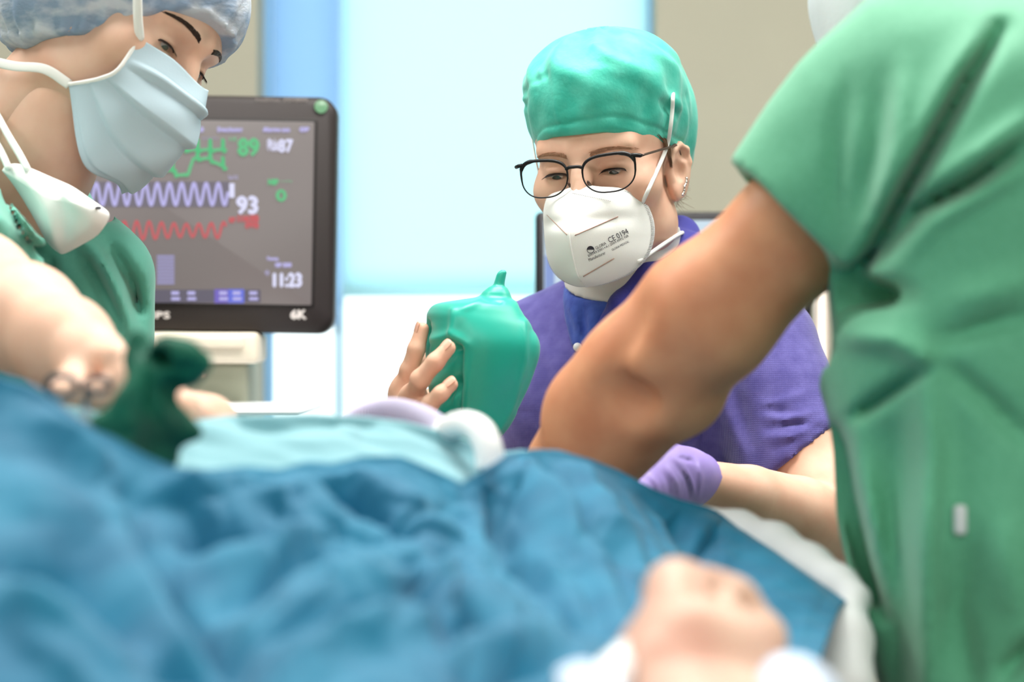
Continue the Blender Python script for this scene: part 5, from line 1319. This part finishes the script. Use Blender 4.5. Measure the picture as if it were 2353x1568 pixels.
p, n = hit(2206, 1195, sb, 0.001)
V, Fc = box(p + A(-0.0045, -0.004, -0.0105), p + A(0.0045, 0.003, 0.0105), 0.0028); obj('snap_tag', V, Fc, mat('tag_grey', S(206, 216, 220), 0.4, 0.4), st_)
lower_body(SG, (0.46, 1.58, 0.90), m=mat('trouser_scrub', S(60, 140, 100), 0.8, 0.2))

# ------------------------------------------------------------------ patient: hand on the drape in front, the rest below the covers
PT = thing('person', 'patient lying under the drape, pale relaxed hand resting knuckles up in the foreground', 'person', (0.0, 1.1, 1.02))
ph = Sdf(A(0.02, 0.72, 1.00), A(0.20, 1.22, 1.28), 0.0026)
K = [P(1556, 1362, 1.080), P(1612, 1366, 1.10), P(1686, 1390, 1.105), P(1752, 1468, 1.105)]
PW = P(1640, 1720, 0.97)
rk = [0.0135, 0.0125, 0.0122, 0.0110]
for k, q in enumerate(K):
    ph.cone(q, PW + A(-0.014 + 0.010 * k, 0, 0), rk[k] + 0.002, 0.020, 0.016)
    ph.ell(q, (rk[k] * 1.10,) * 3, 0.006)
    e1 = q + A(-0.004 + 0.004 * k, 0.030, -0.018); e2 = e1 + A(-0.002, 0.006, -0.026); e3 = e2 + A(0, -0.018, -0.008)
    ph.chain([q, e1, e2, e3], [rk[k], 0.0100, 0.0092, 0.0080], 0.004)
ph.cone(P(1600, 1480, 1.03), P(1690, 1500, 1.03), 0.024, 0.022, 0.02)
for k in range(3):                                                       # hollows between the tendons
    m_ = (K[k] + K[k + 1]) / 2; ph.cone(m_ + A(0, -0.016, 0.012), m_ * 0.55 + PW * 0.45 + A(0, -0.018, 0.012), 0.004, 0.003, 0.014, sub=True)
ph.chain([P(1570, 1660, 0.98), P(1505, 1560, 1.02), P(1480, 1510, 1.05), P(1478, 1490, 1.085)], [0.020, 0.0155, 0.0125, 0.010], 0.014)
ph.cone(K[0], P(1530, 1560, 1.02), 0.0135, 0.022, 0.014)
ph.chain([PW, A(0.12, 0.80, 1.145)], [0.027, 0.034], 0.02)
pb = Sdf(A(-0.30, 0.30, 0.98), A(0.26, 2.0, 1.24), 0.012)
pb.ell((-0.04, 1.45, 1.08), (0.17, 0.28, 0.055), 0.03); pb.ell((-0.04, 1.12, 1.08), (0.16, 0.20, 0.055), 0.05)
pb.chain([A(-0.12, 1.05, 1.08), A(-0.13, 0.66, 1.08), A(-0.13, 0.36, 1.07)], [0.055, 0.05, 0.04], 0.04); pb.chain([A(0.04, 1.05, 1.08), A(0.05, 0.66, 1.08), A(0.05, 0.36, 1.07)], [0.055, 0.05, 0.04], 0.04)
pb.cone((-0.03, 1.66, 1.09), (-0.02, 1.74, 1.10), 0.05, 0.05, 0.03); pb.ell((-0.01, 1.80, 1.12), (0.07, 0.085, 0.085), 0.02)
pb.chain([A(0.12, 0.80, 1.120), A(0.16, 0.95, 1.09), A(0.15, 1.25, 1.085), A(0.12, 1.52, 1.09)], [0.034, 0.04, 0.042, 0.045], 0.03)
obj('body', *jq(ph.mesh(), pb.mesh()), SKIN_P, PT)
# finger clip and gown edges by the hand
fc = Sdf(P(1300, 1620, 1.0) - A(0.0, 0.05, 0.0), P(1480, 1440, 1.0) + A(0, 0.10, 0.0), 0.0022)
fc.chain([P(1438, 1508, 1.025), P(1415, 1545, 1.005), P(1395, 1590, 0.99)], [0.0085, 0.0095, 0.0095], 0.006); fc.chain([P(1350, 1560, 1.0), P(1300, 1590, 0.985)], [0.006, 0.006], 0.006)
V, Q = fc.mesh(); tag(obj('finger_clip', V, Q, PLASTIC_W, loc=P(1400, 1580, 0.99)), 'white finger clip sensor beside the thumb of the patient hand', 'sensor')
gn = Sdf(A(0.02, 0.78, 1.02), A(0.22, 1.06, 1.22), 0.004)
gn.chain([P(1745, 1640, 1.0), P(1810, 1590, 1.01), P(1880, 1610, 1.02)], [0.014, 0.016, 0.014], 0.012); gn.chain([P(1290, 1620, 0.95), P(1340, 1590, 0.96), P(1400, 1640, 0.95)], [0.010, 0.012, 0.012], 0.012)
gn.cone(P(1830, 1640, 1.0), P(1850, 1760, 0.96), 0.02, 0.03, 0.02); gn.cone(P(1340, 1640, 0.95), P(1400, 1740, 0.92), 0.015, 0.02, 0.02); gn.cone(P(1400, 1740, 0.90), P(1850, 1760, 0.94), 0.02, 0.02, 0.02); gn.wav(0.002, 80, 9)
V, Q = gn.mesh(); tag(obj('gown_sleeve', V, Q, mat('gown_pale_blue', S(206, 220, 240), 0.85, 0.2), PT))

# ------------------------------------------------------------------ dark green knotted cloth and ring handled instrument on the drape
GC = mat('cloth_dark_green', S(2, 96, 74), 0.7, 0.3, col2=S(0, 62, 50), cscale=30)
kc = Sdf(P(180, 1080, 1.24) - A(0.02, 0.10, 0.0), P(490, 740, 1.24) + A(0.02, 0.10, 0.01), 0.0022)
KD = 1.24
kc.chain([P(318, 1030, KD), P(335, 960, KD), P(345, 905, KD), P(352, 860, KD)], [0.026, 0.0185, 0.0135, 0.0125], 0.01)
kc.chain([P(335, 985, KD), P(230, 985, KD - 0.01), P(190, 990, KD - 0.012)], [0.008, 0.006, 0.004], 0.012); kc.chain([P(345, 985, KD - 0.01), P(410, 982, KD), P(450, 995, KD)], [0.010, 0.007, 0.004], 0.012)
kc.chain([P(352, 870, KD), P(325, 830, KD + 0.01), P(318, 782, KD + 0.012)], [0.012, 0.0085, 0.0065], 0.008)
kc.chain([P(352, 850, KD), P(385, 812, KD - 0.008), P(425, 818, KD - 0.01), P(455, 835, KD), P(430, 858, KD), P(370, 868, KD)], [0.0085, 0.0095, 0.0090, 0.0070, 0.0080, 0.0085], 0.006, squash=((0, 1, 0), 0.7))
kc.chain([P(330, 900, KD - 0.01), P(300, 930, KD - 0.01), P(262, 968, KD - 0.012)], [0.009, 0.008, 0.006], 0.008)
kc.ell(P(362, 822, KD - 0.02), (0.008, 0.02, 0.006), 0.003, sub=True); kc.ell(P(385, 900, KD - 0.018), (0.008, 0.012, 0.008), 0.006, sub=True)
kc.ridges([([(330, 800), (345, 900), (330, 1000)], -0.004, 8), ([(365, 870), (380, 960), (400, 990)], 0.004, 8), ([(345, 920), (370, 985)], -0.004, 7), ([(300, 950), (285, 990)], 0.004, 8), ([(380, 840), (450, 842)], -0.003, 6)], 1.3)
kc.wav(0.0016, 120, 19)
V, Q = kc.mesh(); tag(obj('knotted_cloth', V, Q, GC, loc=P(320, 1030, KD)), 'dark green cloth strip knotted upright on the drape beside the left nurse', 'cloth')
ins = thing('surgical_instrument', 'dark ring handled instrument at the curled fingers of the left nurse', 'instrument', P(200, 985, 1.22))
DK = mat('instrument_dark', S(34, 62, 74), 0.35, 0.5, metal=0.5)
def ring3(cx_, cy_, rx_, ry_, d, r): 
    return tube([P(cx_ + rx_ * math.cos(a_), cy_ + ry_ * math.sin(a_), d) for a_ in np.linspace(0, 2 * math.pi, 33)], r, 8, caps=False)
V, Fc = ring3(142, 888, 34, 24, 1.25, 0.0022); obj('finger_ring', V, Fc, DK, ins)
V, Fc = ring3(224, 886, 30, 17, 1.25, 0.0020); obj('finger_ring', V, Fc, DK, ins)
V, Fc = tube(crom([P(116, 900, 1.25), P(138, 935, 1.24), P(170, 962, 1.23), P(215, 990, 1.22)], 16), 0.0030, 8); obj('shank', V, Fc, DK, ins)
V, Fc = tube(crom([P(200, 900, 1.25), P(196, 940, 1.24), P(205, 985, 1.22)], 16), 0.0024, 8); obj('shank', V, Fc, DK, ins)
V, Fc = tube(crom([P(432, 823, 1.60), P(452, 826, 1.60), P(464, 838, 1.60), P(470, 868, 1.60)], 14), 0.0012, 6); V2, F2 = tube(crom([P(468, 850, 1.60), P(470, 868, 1.60)], 4), 0.0024, 8)
wr2 = obj('curved_wire', *join((V, Fc), (V2, F2)), SILVER, loc=P(470, 868, 1.60)); tag(wr2, 'fine curved silver needle beside the dark green cloth', 'wire')  # curved piece of wire standing for a small pale clip
